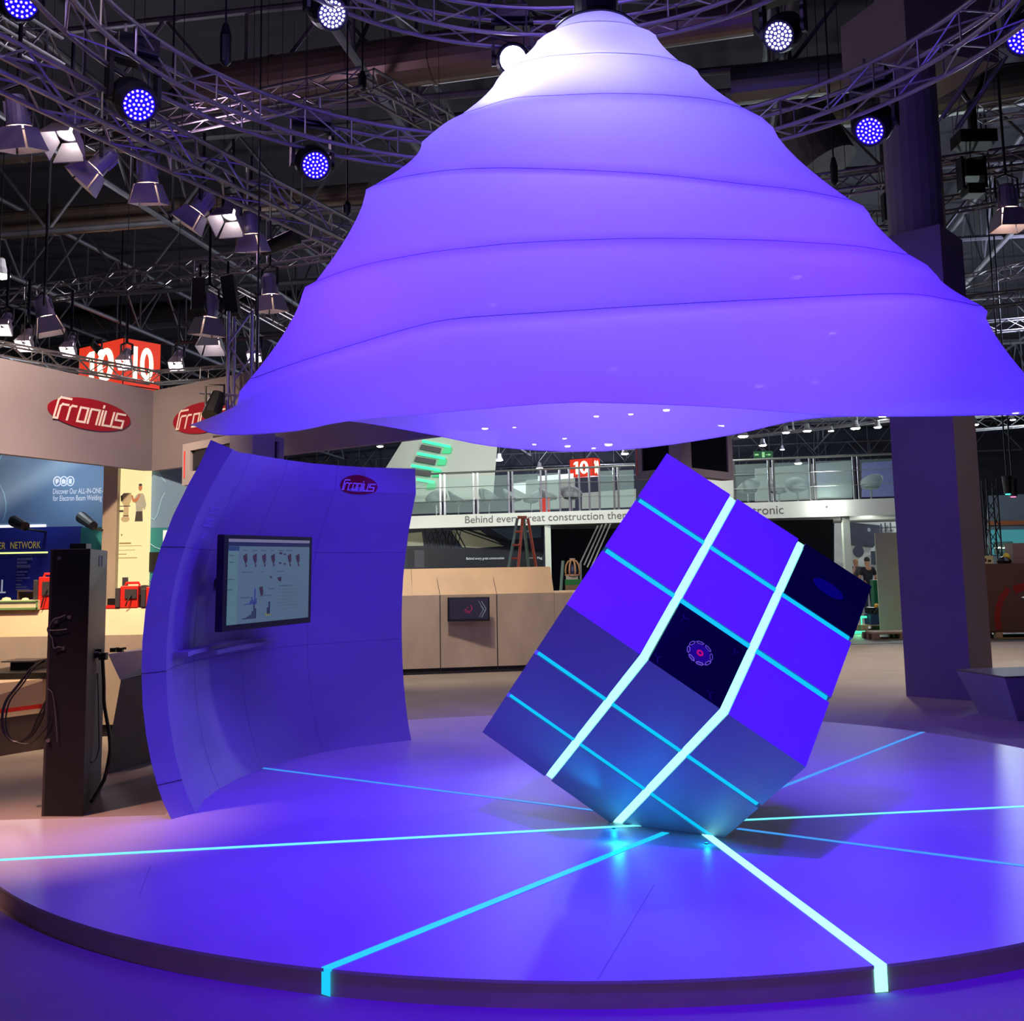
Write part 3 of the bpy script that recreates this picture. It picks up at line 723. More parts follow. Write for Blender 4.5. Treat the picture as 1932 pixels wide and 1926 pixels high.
moving_head(1469, 68, 10.2, (-.6, 5.2, 2.5), 'w', 'white round moving light right of the canopy top')
p = P(968, 112, 10.9)
spot('white_beam', p+V((-.9, -2.0, .1)), (.15, 7.9, 5.2), 260, (.80, .84, 1), 46, .9, .1)
spot('white_beam', P(1469, 68, 10.2), (.9, 8.2, 5.0), 300, (.78, .82, 1), 40, .9, .1)
spot('white_beam', P(700, 40, 7.2), (.2, 7.9, 5.3), 290, (.76, .78, 1), 42, 1.0, .1)

# ================================================================== straight trusses
def tr(pa, Ya, pb, Yb, label, s=.29, seg=.42, group=None, **k_):
    A_, B_ = P(*pa, Ya), P(*pb, Yb); return truss_mesh(A_, B_, s, seg, label=label, cat='truss', group=group, **k_)
tr((-60, 90), 7.9, (672, 455), 13.4, 'diagonal box truss carrying the barn door floods, left of the canopy')
tr((-40, 572), 20.5, (660, 464), 17.5, 'horizontal box truss crossing behind the barn door floods at left')
tr((-30, 655), 11.9, (290, 713), 14.5, 'thin truss above the left half of the white banner', s=.16, seg=.25)
tr((290, 713), 14.5, (520, 697), 13.7, 'thin truss above the right half of the white banner', s=.16, seg=.25)
q = P(459, 592, 12.6); truss_mesh(V((q.x, 12.6, .01)), q, .27, .36, label='upright truss tower rising behind the left tip of the canopy', cat='truss', up=V((0, 1, 0)))
tr((1500, 358), 17.0, (2000, 288), 16.2, 'box truss crossing in front of the pillar at upper right')
tr((1760, 392), 22, (2000, 352), 22, 'truss behind the amber flood at the right edge')
tr((1500, 425), 20, (1700, 415), 20, 'short truss seen between canopy edge and pillar')
tr((1810, 535), 28, (2000, 492), 26, 'far truss right of the pillar block, upper one')
tr((1800, 575), 24, (2000, 552), 24, 'far truss right of the pillar block, lower one')
tr((1860, 618), 28, (2000, 606), 28, 'far truss beside the right slope of the canopy')
tr((1850, 215), 20, (2000, 190), 19, 'truss above the black projector box at upper right')
tr((1880, 100), 12.3, (1790, 235), 12.6, 'short hanging truss arm above the projector box', s=.22, up=V((0, 1, 0)))
q = P(1880, 100, 12.3); [o_ for o_ in bpy.data.objects if o_.name.startswith('lighting_truss')]; tt_ = [o_ for o_ in bpy.data.objects if o_.get('label', '').startswith('short hanging truss arm')][0]; MB().cyl(q, (q.x, q.y, CEIL_Z-.02), .012, 6).build('suspension_wire', M_BLACK, tt_)
tr((-40, 15), 10.5, (95, 96), 12.2, 'truss end poking in below the top left blue light')
tr((170, 262), 16.5, (690, 153), 15.2, 'truss reaching from the left to the hanging corner point')
tr((690, 153), 15.2, (860, 250), 17.0, 'truss running from the hanging corner point behind the canopy')
tr((380, 520), 24, (600, 640), 21, 'far slanting truss behind the black speakers')
tr((1380, 815), 42, (1700, 778), 40, 'far truss carrying the row of white downlights', s=.5, seg=.7)
tr((1830, 800), 42, (1990, 786), 40, 'far truss with white lamps right of the pillar', s=.5, seg=.7)
q = P(1866, 905, 32); truss_mesh(V((q.x, 32, .01)), q, .30, label='black truss tower beside the pillar', cat='truss', up=V((0, 1, 0)), m=M_BLACK)

# rigging: hoists and poles
def hoist(px, py0, py1, Y, label, body=.30):
    a_ = P(px, py1, Y); t = thing('chain_hoist', label, 'hoist', a_, 'black hoists and slings of the rig')
    MB().cyl(a_+Z*body, (a_.x, a_.y, CEIL_Z), .012, 6).build('chain', M_BLACK, t)
    MB().lathe([(.02, 0), (.055, .04), (.06, body*.7), (.03, body), (0, body)], 10, a_).build('hoist_body', M_BLACK, t)
    return t
hoist(425, 0, 125, 10.6, 'black hoist and chain on the ring truss left of the canopy', .45)
hoist(684, 100, 172, 15.2, 'black hoist at the corner where two trusses meet')
hoist(325, 160, 200, 12.0, 'small black hoist right of the large blue light', .2)
hoist(655, 365, 408, 14.0, 'slim hoist beside the left slope of the canopy', .2)
hoist(1575, 285, 350, 16.6, 'black hoist beside the right slope of the canopy', .45)

# ceiling space frame, ducts
e1 = V((.985, -.17, 0)); e2 = V((.17, .985, 0))
def roof_truss(Pa, Pb, label, h=2.0, nseg=None, group='steel trusses of the hall roof', r=.07):
    Pa, Pb = V(Pa), V(Pb); L = (Pb-Pa).length; d = (Pb-Pa).normalized(); n = nseg or int(L/3.2)
    t = thing('roof_truss', label, 'roof truss', (Pa+Pb)/2, group)
    MB().cyl(Pa, Pb, r, 8).build('bottom_chord', M_STEEL, t); MB().cyl(Pa+Z*h, Pb+Z*h, r, 8).build('top_chord', M_STEEL, t)
    br = MB()
    for i in range(n):
        a_ = Pa+d*(L*i/n); m_ = Pa+d*(L*(i+.5)/n)+Z*h; b_ = Pa+d*(L*(i+1)/n)
        br.cyl(a_, m_, r*.55, 6, caps=False); br.cyl(m_, b_, r*.55, 6, caps=False); br.cyl(a_, a_+Z*h, r*.5, 6, caps=False)
    br.build('bracing', M_STEEL, t)
rl = ['nearest of the cross running roof trusses', 'second roof truss, crossing behind the ring truss', 'third roof truss, beyond the barn door floods', 'fourth cross running roof truss', 'fifth roof truss, above the red number box', 'sixth cross running roof truss', 'seventh cross running roof truss', 'eighth cross running roof truss', 'ninth cross running roof truss', 'farthest cross running roof truss']
for i, y in enumerate((13.5, 18.5, 24, 30, 37, 45, 55, 68, 78, 88)):
    c0 = V((0, y, 10.0 if y < 70 else 9.0)); roof_truss(c0-e1*34, c0+e1*34, rl[i]+', dark steel')
for i, x in enumerate((-19, -12, -5.5, 1.5, 8.5, 15, 22)):
    c0 = V((x, 40, 9.95)); roof_truss(c0-e2*30, c0+e2*40, 'dark steel roof truss running into the depth, number %s from the left' % ['one', 'two', 'three', 'four', 'five', 'six', 'seven'][i], group='depth running trusses of the hall roof')
M_DUCT = mat('duct_sheet_metal', (120, 104, 92), .38, .55, var=.2, vscale=1.2)
M_DUCT2 = mat('duct_sheet_green', (116, 118, 104), .35, .6, var=.2, vscale=1.2)
def duct(pa, Ya, pb, Yb, r, label, m=M_DUCT):
    a_, b_ = P(*pa, Ya), P(*pb, Yb); b_.z = a_.z = (a_.z+b_.z)/2
    t = thing('ventilation_duct', label, 'duct', (a_+b_)/2)
    MB().cyl(a_, b_, r, 20).build('duct_body', m, t, smooth=False)
    d = (b_-a_); L = d.length; d.normalize()
    for k_ in range(int(L/1.5)): MB().cyl(a_+d*(k_*1.5), a_+d*(k_*1.5+.05), r+.02, 20).build('duct_flange', m, t)
duct((-100, 452), 27.5, (700, 352), 25.5, .34, 'long round air duct at left behind the floods')
duct((380, 172), 19.5, (1130, 66), 17.6, .44, 'brown air duct crossing behind the top of the canopy')
duct((1180, 70), 15.5, (1420, 28), 15.0, .26, 'air duct right of the canopy top at the upper edge')
duct((-60, 290), 27, (300, 262), 26, .30, 'far air duct behind the upper left floods')
duct((1380, 175), 17.5, (1640, 120), 17.0, .32, 'shiny air duct above the right shoulder of the canopy', M_DUCT2)
duct((1395, 225), 24.5, (1720, 190), 24, .42, 'olive air duct behind the right ring truss', M_DUCT2)
duct((1760, 195), 22, (2050, 130), 21, .42, 'olive air duct right of the upper pillar', M_DUCT2)
t = thing('ventilation_duct', 'wide sloping sheet metal duct between canopy and pillar', 'duct', P(1510, 240, 21))
MB().cyl(P(1455, 150, 21), P(1560, 315, 20.5), .62, 22).build('duct_body', mat('duct_dull', (90, 90, 80), .7, .2, var=.3, vscale=3), t)
duct((-60, 640), 48, (600, 560), 44, .5, 'far grey roof pipe behind the red number box', M_STEEL)
duct((1360, 800), 60, (1990, 755), 56, .35, 'far dark roof pipe above the white downlights', M_STEEL)

# ================================================================== floods with barn doors
M_FLB = mat('flood_body_grey', (140, 134, 150), .5, .3, var=.12, vscale=8)
M_DOOR = mat('barn_door_grey', (150, 140, 150), .55, .1, var=.06)
M_HOTW = emis('flood_lamp_warm', (1, .78, .50), 9, False); M_HOTL = emis('flood_lamp_white', (1, .93, .85), 16, False)
floods = []
def flood(px, py, Y, sz, d, label, lit='warm', spread=15, group='barn door floods on the left trusses', dlt=None, drop=.55):
    c0 = P(px, py, Y); d = V(d).normalized(); R = frame(d); s = sz
    t = thing('barn_door_flood', label, 'flood light', c0+V((0, 0, s*1.5)), group)
    MB().lathe([(0, -1.15*s), (.28*s, -1.12*s), (.36*s, -.95*s), (.42*s, -.3*s), (.46*s, 0), (.40*s, 0), (.36*s, -.12*s), (0, -.14*s)], 18, c0, R).build('housing', M_FLB, t)
    hs_ = [o_ for o_ in t.children if o_.name.startswith('housing')][0]
    fins = MB()
    for k_ in range(9):
        th = 2*pi*k_/9; q = c0+R @ V((.42*s*cos(th), .42*s*sin(th), -.62*s)); fins.box(q, (.08*s, .02*s, .55*s), R @ Matrix.Rotation(th, 3, 'Z'))
    fins.build('cooling_fin', M_FLB, hs_)
    MB().lathe([(0, -.11*s), (.37*s, -.11*s), (.37*s, -.09*s), (0, -.07*s)], 18, c0, R).build('lamp', M_HOTW if lit == 'warm' else M_HOTL, hs_)
    tn = math.tan(radians(spread))
    for k_ in range(4):
        th = pi/2*k_; ex = V((cos(th), sin(th), 0)); ey = V((-sin(th), cos(th), 0)); h = .85*s
        q = [ex*.45*s-ey*.40*s, ex*.45*s+ey*.40*s, ex*(.45*s+h*tn)+ey*.62*s+V((0, 0, h)), ex*(.45*s+h*tn)-ey*.62*s+V((0, 0, h))]
        q = [c0+R @ (v_+V((0, 0, .05*s))) for v_ in q]; nn = (R @ ex)*.012
        MB().hexa(q+[v_+nn for v_ in q]).build('barn_door', M_DOOR, t)
    yk = MB(); sd = (R @ V((1, 0, 0))); hp = c0-d*.5*s; tp = V((hp.x, hp.y, hp.z+1.1*s))
    yk.tube([hp+sd*.5*s, hp+sd*.5*s+Z*.9*s, tp, hp-sd*.5*s+Z*.9*s, hp-sd*.5*s], .018, 5); yk.cyl(tp, tp+Z*max(.25*s, drop), .02, 6); yk.build('yoke', M_BLACK, t)
    if lit != 'off': plight('flood_glow', c0+d*.12*s, 2.0*s*s/.09 if dlt is None else dlt, (1, .72, .5) if lit == 'warm' else (1, .9, .8), .03*s/.3)
    return t
# upper left row hanging from the diagonal truss
flood(36, 238, 9.2, .235, (.05, .25, -1), 'flood with closed shutters, first of the upper row from the left edge')
flood(127, 250, 9.9, .24, (-.05, -.55, -.9), 'bright flood with open white shutters, second in the upper row', 'white', 17)
flood(180, 318, 10.2, .22, (-.75, -.1, -.8), 'flood tilted to the left, below the bright white one', drop=1.0)
flood(279, 345, 10.7, .235, (.0, .25, -1), 'flood pointing straight down below the large blue light')
flood(372, 398, 11.6, .22, (-.65, .0, -.9), 'flood tilted left with a small bright slit, in the middle of the row')
flood(434, 404, 12.0, .23, (-.1, -.55, -.9), 'bright flood with a glowing lower shutter, right of the middle', 'white', 17)
flood(474, 441, 12.3, .23, (.05, .25, -1), 'flood pointing down at the right end of the upper row')
# lower row
flood(510, 556, 16, .28, (.05, .1, -1), 'flood with a blue lit shutter beside the left canopy slope', drop=1.1)
flood(393, 598, 15.5, .30, (-.1, .1, -1), 'warm flood beneath the two black speakers', drop=1.2)
flood(88, 598, 15, .27, (.25, .1, -1), 'small flood with a hanging shutter at left, below the long truss', drop=1.2)
for px, py, l in ((10, 610, 'glaring lamp at the left edge above the white banner'), (50, 640, 'second glaring lamp above the white banner'), (132, 652, 'third glaring lamp, left of the red number box'), (237, 676, 'glaring lamp in front of the right face of the red number box'), (335, 680, 'glaring lamp right of the red number box'), (482, 664, 'lamp seen beside the upright truss tower')):
    flood(px, py, 13.6 if px < 100 else 14.6, .15, (.05, -.75, -1), l, 'white', 10, 'glaring lamps above the white banner', 12)
flood(400, 634, 30, .5, (.0, -.25, -1), 'far cluster lamp below the warm flood', 'white', 16, 'glaring lamps above the white banner', 6)
flood(1902, 395, 15.5, .33, (.0, -.02, -1), 'amber glowing flood at the right edge', 'warm', 12, None, 9, 1.8)
# fresnel in front of the number box, round face
def spotcan(pa, pb, Y, r, label, m, lensm=None):
    a_, b_ = P(*pa, Y), P(*pb, Y-.15); t = thing('spotlight_can', label, 'spotlight', a_+Z*.3)
    MB().cyl(a_, b_, r*.8, 16, r).build('housing', m, t)
    d = (b_-a_).normalized()
    if lensm: MB().cyl(b_+d*.001, b_+d*.01, r*.88, 16).build('lens', lensm, t)
    MB().tube([(a_+b_)/2+V((r, 0, 0)), (a_+b_)/2+V((r, 0, r*2.2)), (a_+b_)/2+V((-r, 0, r*2.2)), (a_+b_)/2+V((-r, 0, 0))], .015, 5).build('yoke', M_BLACK, t)
spotcan((176, 650), (192, 666), 14.0, .055, 'black profile spot with a round white face before the red number box', M_BLACK, M_HOTL)
spotcan((495, 472), (560, 445), 13.0, .10, 'black unlit can pointing at the canopy slope', M_BLACK)
spotcan((412, 745), (398, 785), 12.35, .105, 'black can light clamped just above the left canopy tip', M_BLACK)
MB().cyl(P(376, 741, 12.35), P(462, 747, 12.5), .016, 8).build('tmp', M_ALU); tmp = bpy.data.objects['tmp']; tmp.name = 'support_tube'; tag(tmp, 'thin horizontal tube ending at the left canopy slope', 'tube')
# line array speakers
for pa, pb, l in (((378, 530), (376, 590), 'black speaker hanging under the truss, left one'), ((430, 525), (441, 598), 'tilted black column speaker hanging under the truss, right one')):
    a_, b_ = P(*pa, 15.5), P(*pb, 15.3); d = (a_-b_).normalized(); R = frame(d, V((0, 1, 0)))
    t = thing('hanging_speaker', l, 'speaker', a_+Z*.1)
    MB().box((a_+b_)/2, (.19, .2, (a_-b_).length), R).build('cabinet', M_BLACK, t, bevel=.01); MB().cyl(a_, a_+Z*.25, .02, 6).build('bracket', M_BLACK, t)
# projector box and clamp on the right truss
t = thing('projector', 'black projector box hanging above the right truss', 'projector', P(1837, 262, 16))
c0 = P(1837, 264, 16); MB().box(c0, (.56, .4, .20)).build('housing', M_BLACK, t, bevel=.01)
MB().cyl(c0+Z*.1, c0+Z*.6, .07, 8).tube([c0+V((-.28, 0, 1.35)), c0+V((-.2, 0, .9)), c0+V((0, 0, .55)), c0+V((.2, 0, .9)), c0+V((.25, 0, 1.35))], .05, 6).build('mount', M_BLACK, t)
t = thing('spotlight_can', 'black spotlight in a square yoke on the right truss', 'spotlight', P(1833, 330, 16.2))
c0 = P(1833, 322, 16.2); MB().box(c0, (.30, .3, .26)).box(c0-Z*.32, (.26, .3, .16)).build('housing', M_BLACK, t, bevel=.01)
MB().box(c0+V((-.17, 0, -.05)), (.04, .2, .5)).box(c0+V((.17, 0, -.05)), (.04, .2, .5)).build('yoke', M_BLACK, t)
t = thing('hanging_speaker', 'slim black box below the truss between canopy and pillar', 'speaker', P(1673, 370, 16))
MB().box(P(1673, 392, 16), (.12, .15, .42)).build('cabinet', M_BLACK, t); q = P(1673, 392, 16); MB().cyl(q+Z*.2, (q.x, q.y, CEIL_Z), .01, 6).build('suspension_wire', M_BLACK, t)

# ================================================================== pillar
M_PIL = mat('pillar_cladding', (118, 108, 116), .7, var=.08, vscale=1.0)
M_PIL2 = mat('pillar_cladding_raw', (128, 116, 102), .75, var=.08, vscale=1.0)
pc = [V((4.802, 13.923, 0)), V((5.368, 13.329, 0)), V((5.937, 14.04, 0))]; pc.append(pc[0]+pc[2]-pc[1])
# base corners measured, slight taper upwards
pil = thing('square_pillar', 'big square clad pillar standing behind the stage on the right', 'pillar', (pc[0]+pc[2])/2)
ctr = (pc[0]+pc[2])/2; ztop = P(1795, 425, 13.4).z
tp = [ctr+(q-ctr)*1.0 for q in pc]
MB().hexa(pc+[q+Z*ztop for q in tp]).build('cladding', M_PIL, pil)
ztt = P(1720, 165, 14.4).z
MB().cyl(V((ctr.x, ctr.y+.1, ztop)), V((ctr.x, ctr.y+.1, CEIL_Z)), .36, 20).build('shaft', M_PIL, pil)
MB().box((ctr.x+.25, ctr.y+.3, ztt+.55), (1.5, 1.3, .9), Matrix.Rotation(radians(20), 3, 'Z')).build('capital', M_PIL2, pil)

# bench at right edge
M_ISL = mat('island_brown', (98, 80, 76), .6, var=.1, vscale=2)
t = thing('planter_bench', 'dark tapered bench block at the right edge of the view', 'bench', G(1960, 1358))
q0 = G(1896, 1280, .45); b0 = G(1920, 1360, 0); u_ = V((1, .15, 0)).normalized(); v_ = V((-.15, 1, 0))
MB().hexa([b0, b0+u_*1.1, b0+u_*1.1+v_*.7, b0+v_*.7, q0, q0+u_*1.4, q0+u_*1.4+v_*.9, q0+v_*.9]).build('bench_body', M_CUBE, t, bevel=.004)
MB().hexa([q0+Z*.001, q0+u_*1.4+Z*.001, q0+u_*1.4+v_*.9+Z*.001, q0+v_*.9+Z*.001, q0+Z*.02, q0+u_*1.4+Z*.02, q0+u_*1.4+v_*.9+Z*.02, q0+v_*.9+Z*.02]).build('bench_top', M_ISL, t)

# ================================================================== helpers for upright panels seen at a known distance
def vp(pxl, Yl, pxr, Yr, ytl, ybl, t=.05, ytr=None, ybr=None):
    """upright slab: left/right image columns with their distances, top and bottom height taken at the left (and right)"""
    a_, b_ = P(pxl, (ytl+ybl)/2, Yl), P(pxr, ((ytr or ytl)+(ybr or ybl))/2, Yr)
    z1, z0 = P(pxl, ytl, Yl).z, P(pxl, ybl, Yl).z
    z1r = P(pxr, ytr, Yr).z if ytr else z1; z0r = P(pxr, ybr, Yr).z if ybr else z0
    return V((a_.x, a_.y, z0)), V((b_.x, b_.y, z0r)), V((b_.x, b_.y, z1r)), V((a_.x, a_.y, z1))
def vpanel(name, m, args, parent=None, t=.05, **kw):
    q = vp(*args, **kw); return MB().panel(*q, t).build(name, m, parent), q
def on(q, x, y): return (q[0]*(1-x)+q[1]*x)*(1-y)+(q[3]*(1-x)+q[2]*x)*y
def fr3(q):
    U = (q[1]-q[0]); W = (q[3]-q[0]); n_ = U.cross(W).normalized()
    if n_.dot(CAMP-q[0]) < 0: n_ = -n_
    return U, W, n_

# ---- white banner with the red ovals
fas = thing('hanging_banner', 'wide white hanging banner with two red ovals, bent at the middle', 'banner', (-4.7, 14, 3.5))
cor = P(288, 812, 14.0)
zt, zb = P(288, 737, 14).z, P(288, 888, 14).z
La = P(0, 770, 11.75); La = cor+(La-cor)*1.4; Rb = P(830, 800, 10.9)
for nm, p0, p1 in (('banner_cloth', La, cor), ('banner_cloth', cor, Rb)):
    q = [V((p0.x, p0.y, zb)), V((p1.x, p1.y, zb)), V((p1.x, p1.y, zt)), V((p0.x, p0.y, zt))]
    MB().panel(*q, .10).build(nm, M_FASCIA, fas)
def banner_logo(px, py, p0, p1, hw, hh):
    d = (V((p1.x, p1.y, 0))-V((p0.x, p0.y, 0))).normalized(); n_ = V((d.y, -d.x, 0)); r = ray(px, py)
    t_ = (V((p0.x, p0.y, EYE))-CAMP).dot(n_)/r.dot(n_); h = CAMP+r*t_
    nn = n_ if n_.dot(CAMP-h) > 0 else -n_
    logo(h+nn*.003, d, Z, hw, hh, fas)
banner_logo(170, 782, La, cor, .67, .185); banner_logo(383, 788, cor, Rb, .60, .19)

# ---- booth at left: backdrops
M_BLUE = mat('backdrop_blue', (112, 146, 184), .6, var=.08, vscale=.8); M_NAVY = mat('backdrop_navy', (24, 44, 160), .6, var=.1, vscale=.8)
M_TEAL = mat('backdrop_teal', (34, 130, 140), .6, var=.06); M_TXTW = mat('white_lettering_glow', (235, 240, 245), .6, emi=(200, 215, 230), estr=.30)  # white lettering is no lamp, its faint glow is added to brighten it
M_YEL = mat('yellow_lettering', (224, 206, 80), .6, emi=(200, 180, 60), estr=.15); M_LINEB = mat('pale_blue_line', (150, 205, 235), .6)
bd = thing('booth_backdrop', 'blue backdrop with welding slogan and round icons under the white banner', 'backdrop', P(90, 1000, 14.9))
o, qb = vpanel('backdrop_board', M_BLUE, (-150, 14.9, 196, 14.9, 830, 1160), bd)
U, W, nb = fr3(qb); Uu, Wu = U.normalized(), W.normalized()
def at15(px, py): return P(px, py, 14.9)+nb*.002
text_mesh('slogan_lettering', 'Discover Our ALL-IN-ONE-S', at15(100, 932), Uu, Wu, .105, M_TXTW, bd, width=.70)
text_mesh('slogan_lettering', 'for Electron Beam Welding', at15(100, 945), Uu, Wu, .105, M_TXTW, bd, width=.66)
ic = []
for k_ in range(3):
    ic += ringp(.09*k_, 0, .048, .062, .012, 20)
ic += [rect(-.02, -.015, .02, .03), [(-.01, -.04), (.012, -.015), (-.02, -.01)], rect(.065, -.035, .115, .02), rect(.075, .02, .095, .03), rect(.158, -.035, .2, .03)]
MB().flat(ic, at15(108, 908), Uu, Wu, .002).build('round_icon', M_TXTW, bd)
crv = stroke([(0, 0), (.03, .12), (.03, .24), (.0, .36), (-.05, .46), (-.12, .55)], .012)+stroke([(-.13, .70), (-.03, .95)], .012)
MB().flat(crv, at15(6, 982), Uu, Wu, .002).build('curve_line', M_LINEB, bd)
M_LT = emis('light_tube_white', (1, .98, .85), 2.2, False)
MB().flat([[(x, y) for x, y in ((0, 0), (.62, -.02), (.62, .0), (0, .025))]], at15(100, 868), Uu, Wu, .01).build('edge_light', M_LT, bd)
MB().flat([rect(-.3, 0, .62, .035)], at15(0, 996), Uu, Wu, .01).build('edge_light', M_LT, bd)
nv = thing('network_board', 'navy panel with yellow letters and a lime line behind the kiosk post', 'sign board', P(45, 1060, 14.2))
o, qn = vpanel('sign_board_panel', M_NAVY, (-150, 14.2, 152, 14.2, 998, 1160), nv)
def at14(px, py): return P(px, py, 14.2)+V((0, -.004, 0))
text_mesh('sign_lettering', 'ER', at14(-2, 1036), V((1, 0, 0)), Z, .125, M_YEL, nv, width=.085)
text_mesh('sign_lettering', 'NETWORK', at14(20, 1035), V((1, 0, 0)), Z, .125, M_YEL, nv, width=.385)
MB().flat([rect(-.9, 0, .60, .02)], at14(2, 1045), V((1, 0, 0)), Z, .006).build('lime_line', emis('lime_line_glow', (.75, .95, .25), 1.4, False), nv)
M_TXTD = mat('pale_small_print', (120, 130, 190), .6)
sp = []
for k_, (y, w_, h_) in enumerate(((0, .19, .004), (.03, .19, .03), (.075, .13, .03), (.12, .16, .03), (.155, .18, .004), (.20, .14, .016), (.24, .10, .012), (.28, .17, .012), (.31, .07, .012), (.36, .06, .016), (.395, .13, .012), (.425, .17, .012))):
    sp += [rect(0, -y-h_, w_, -y)] if h_ < .02 else [rect(x/1000, -y-h_, x/1000+.014, -y) for x in range(0, int(w_*1000), 22)]
MB().flat(sp, at14(33, 1048), V((1, 0, 0)), Z, .002).build('small_print', M_TXTD, nv)
MB().flat([rect(0, 0, .02, .17), rect(-.05, 0, .06, .02)], at14(2, 1119), V((1, 0, 0)), Z, .003).build('small_print', M_TXTW, nv)
tb = thing('teal_panel', 'teal wall panel between navy sign and beige post', 'wall panel', P(170, 1020, 14.1))
vpanel('panel_board', M_TEAL, (150, 14.1, 193, 14.1, 995, 1165), tb)
bp = thing('beige_post', 'tall beige post left of the glowing picture panel', 'post', P(205, 1100, 13.9))
vpanel('post_body', M_STONE, (192, 13.9, 219, 13.9, 874, 1165), bp, t=.3)
lb = thing('lightbox_panel', 'tall glowing yellow picture panel with a man beside a white machine', 'lightbox', P(248, 1000, 14.0))
M_LBX = emis('lightbox_face', (1.0, .84, .40), 1.0, False)
o, ql = vpanel('lightbox_face', M_LBX, (216, 14.0, 279, 14.0, 880, 1150), lb, t=.15)
UX, WX = V((1, 0, 0)), Z
def at140(px, py): return P(px, py, 14.0)+V((0, -.003, 0))
k1 = 14.0/FPX
def pp(pts, ox, oy): return [((x-ox)*k1, (oy-y)*k1) for x, y in pts]
def lbx(polys, m, nm): MB().flat([pp(p_, 248, 1000) for p_ in polys], at140(248, 1000), UX, WX, .002).build(nm, m, lb)
lbx([ell(263, 920, 3.6, 6.5, 14), [(255, 941), (262, 932), (264, 934), (257, 948), (249, 947), (246, 935), (249, 934), (251, 941)]], mat('picture_skin', (190, 130, 90), .7), 'picture_skin')
lbx([[(256, 934), (260, 931), (268, 931), (271, 936), (275, 953), (272, 963), (269, 958), (268, 965), (256, 965), (255, 950), (250, 947), (251, 943)]], mat('picture_shirt', (176, 184, 172), .7), 'picture_shirt')
lbx([[(256, 965), (268, 965), (269, 984), (254, 984)], ell(263, 915, 3.4, 2.6, 10)], mat('picture_dark', (70, 66, 66), .7), 'picture_trousers')
lbx([[(232, 930), (246, 930), (248, 940), (242, 955), (242, 984), (231, 984), (233, 955), (228, 946), (226, 936)], ell(236, 979, 8, 6, 14)], mat('picture_machine', (196, 184, 148), .7), 'picture_machine')
lbx([rect(225, 954, 245, 955.5), rect(222, 962, 232, 966), rect(232, 972, 242, 974), rect(227, 935, 230, 945)], mat('picture_dark', (70, 66, 66), .7), 'picture_machine_band')
lbx([rect(226, 1023, 248, 1026), rect(226, 1029, 268, 1030), rect(225, 1037, 256, 1038), rect(225, 1044, 240, 1045.5), rect(224, 1051, 260, 1052.5), [(228, 1007), (232, 1007), (230, 1012)]], mat('picture_print', (170, 150, 90), .7), 'picture_text')
rp = thing('blue_wave_panel', 'blue and teal panel with a pale wave line right of the glowing picture', 'wall panel', P(315, 1000, 14.1))
vpanel('blue_field', M_BLUE, (278, 14.1, 420, 14.0, 860, 996), rp); vpanel('teal_field', M_TEAL, (278, 14.1, 420, 14.0, 996, 1160), rp, t=.06)
def at141(px, py): return P(px, py, 14.1)+V((0, -.02, 0))
wv = [(278, 968), (284, 976), (292, 981), (298, 972), (306, 940), (313, 927), (319, 930), (328, 947), (338, 962)]
wv2 = [(298, 889), (306, 902), (316, 913), (326, 917), (334, 912), (340, 899), (344, 895)]; wv3 = [(278, 1017), (286, 1026), (296, 1033), (308, 1037)]
MB().flat([q_ for w_ in (wv, wv2, wv3) for q_ in stroke(pp(w_, 278, 968), .011)], at141(278, 968), UX, WX, .003).build('wave_line', M_LINEB, rp)
MB().flat([pp(rect(277, 1042, 330, 1079), 278, 968)], at141(278, 968), UX, WX, .01).build('dark_screen', M_BLACK, rp)
MB().flat([pp(rect(310, 1001, 340, 1022), 278, 968)], at141(278, 968), UX, WX, .01).build('white_notice', M_TXTW, rp)
MB().flat([pp(r_, 278, 968) for r_ in (rect(279, 1094, 298, 1096), rect(280, 1100, 300, 1103))], at141(278, 968), UX, WX, .004).build('small_print', M_TXTD, rp)
for (pa, pb, l) in (((48, 993), (27, 983), 'left black spotlight aimed at the blue slogan wall'), ((176, 992), (154, 976), 'right black spotlight aimed at the blue slogan wall')):
    a_, b_ = P(*pa, 13.6), P(*pb, 13.9); t = thing('wall_spotlight', l, 'spotlight', a_, 'spotlights on the slogan wall')
    MB().cyl(a_, b_, .055, 12, .075).build('housing', M_BLACK, t); MB().cyl(a_-Z*.03, a_+V((0, .8, -.05)), .015, 6).build('arm', M_BLACK, t)

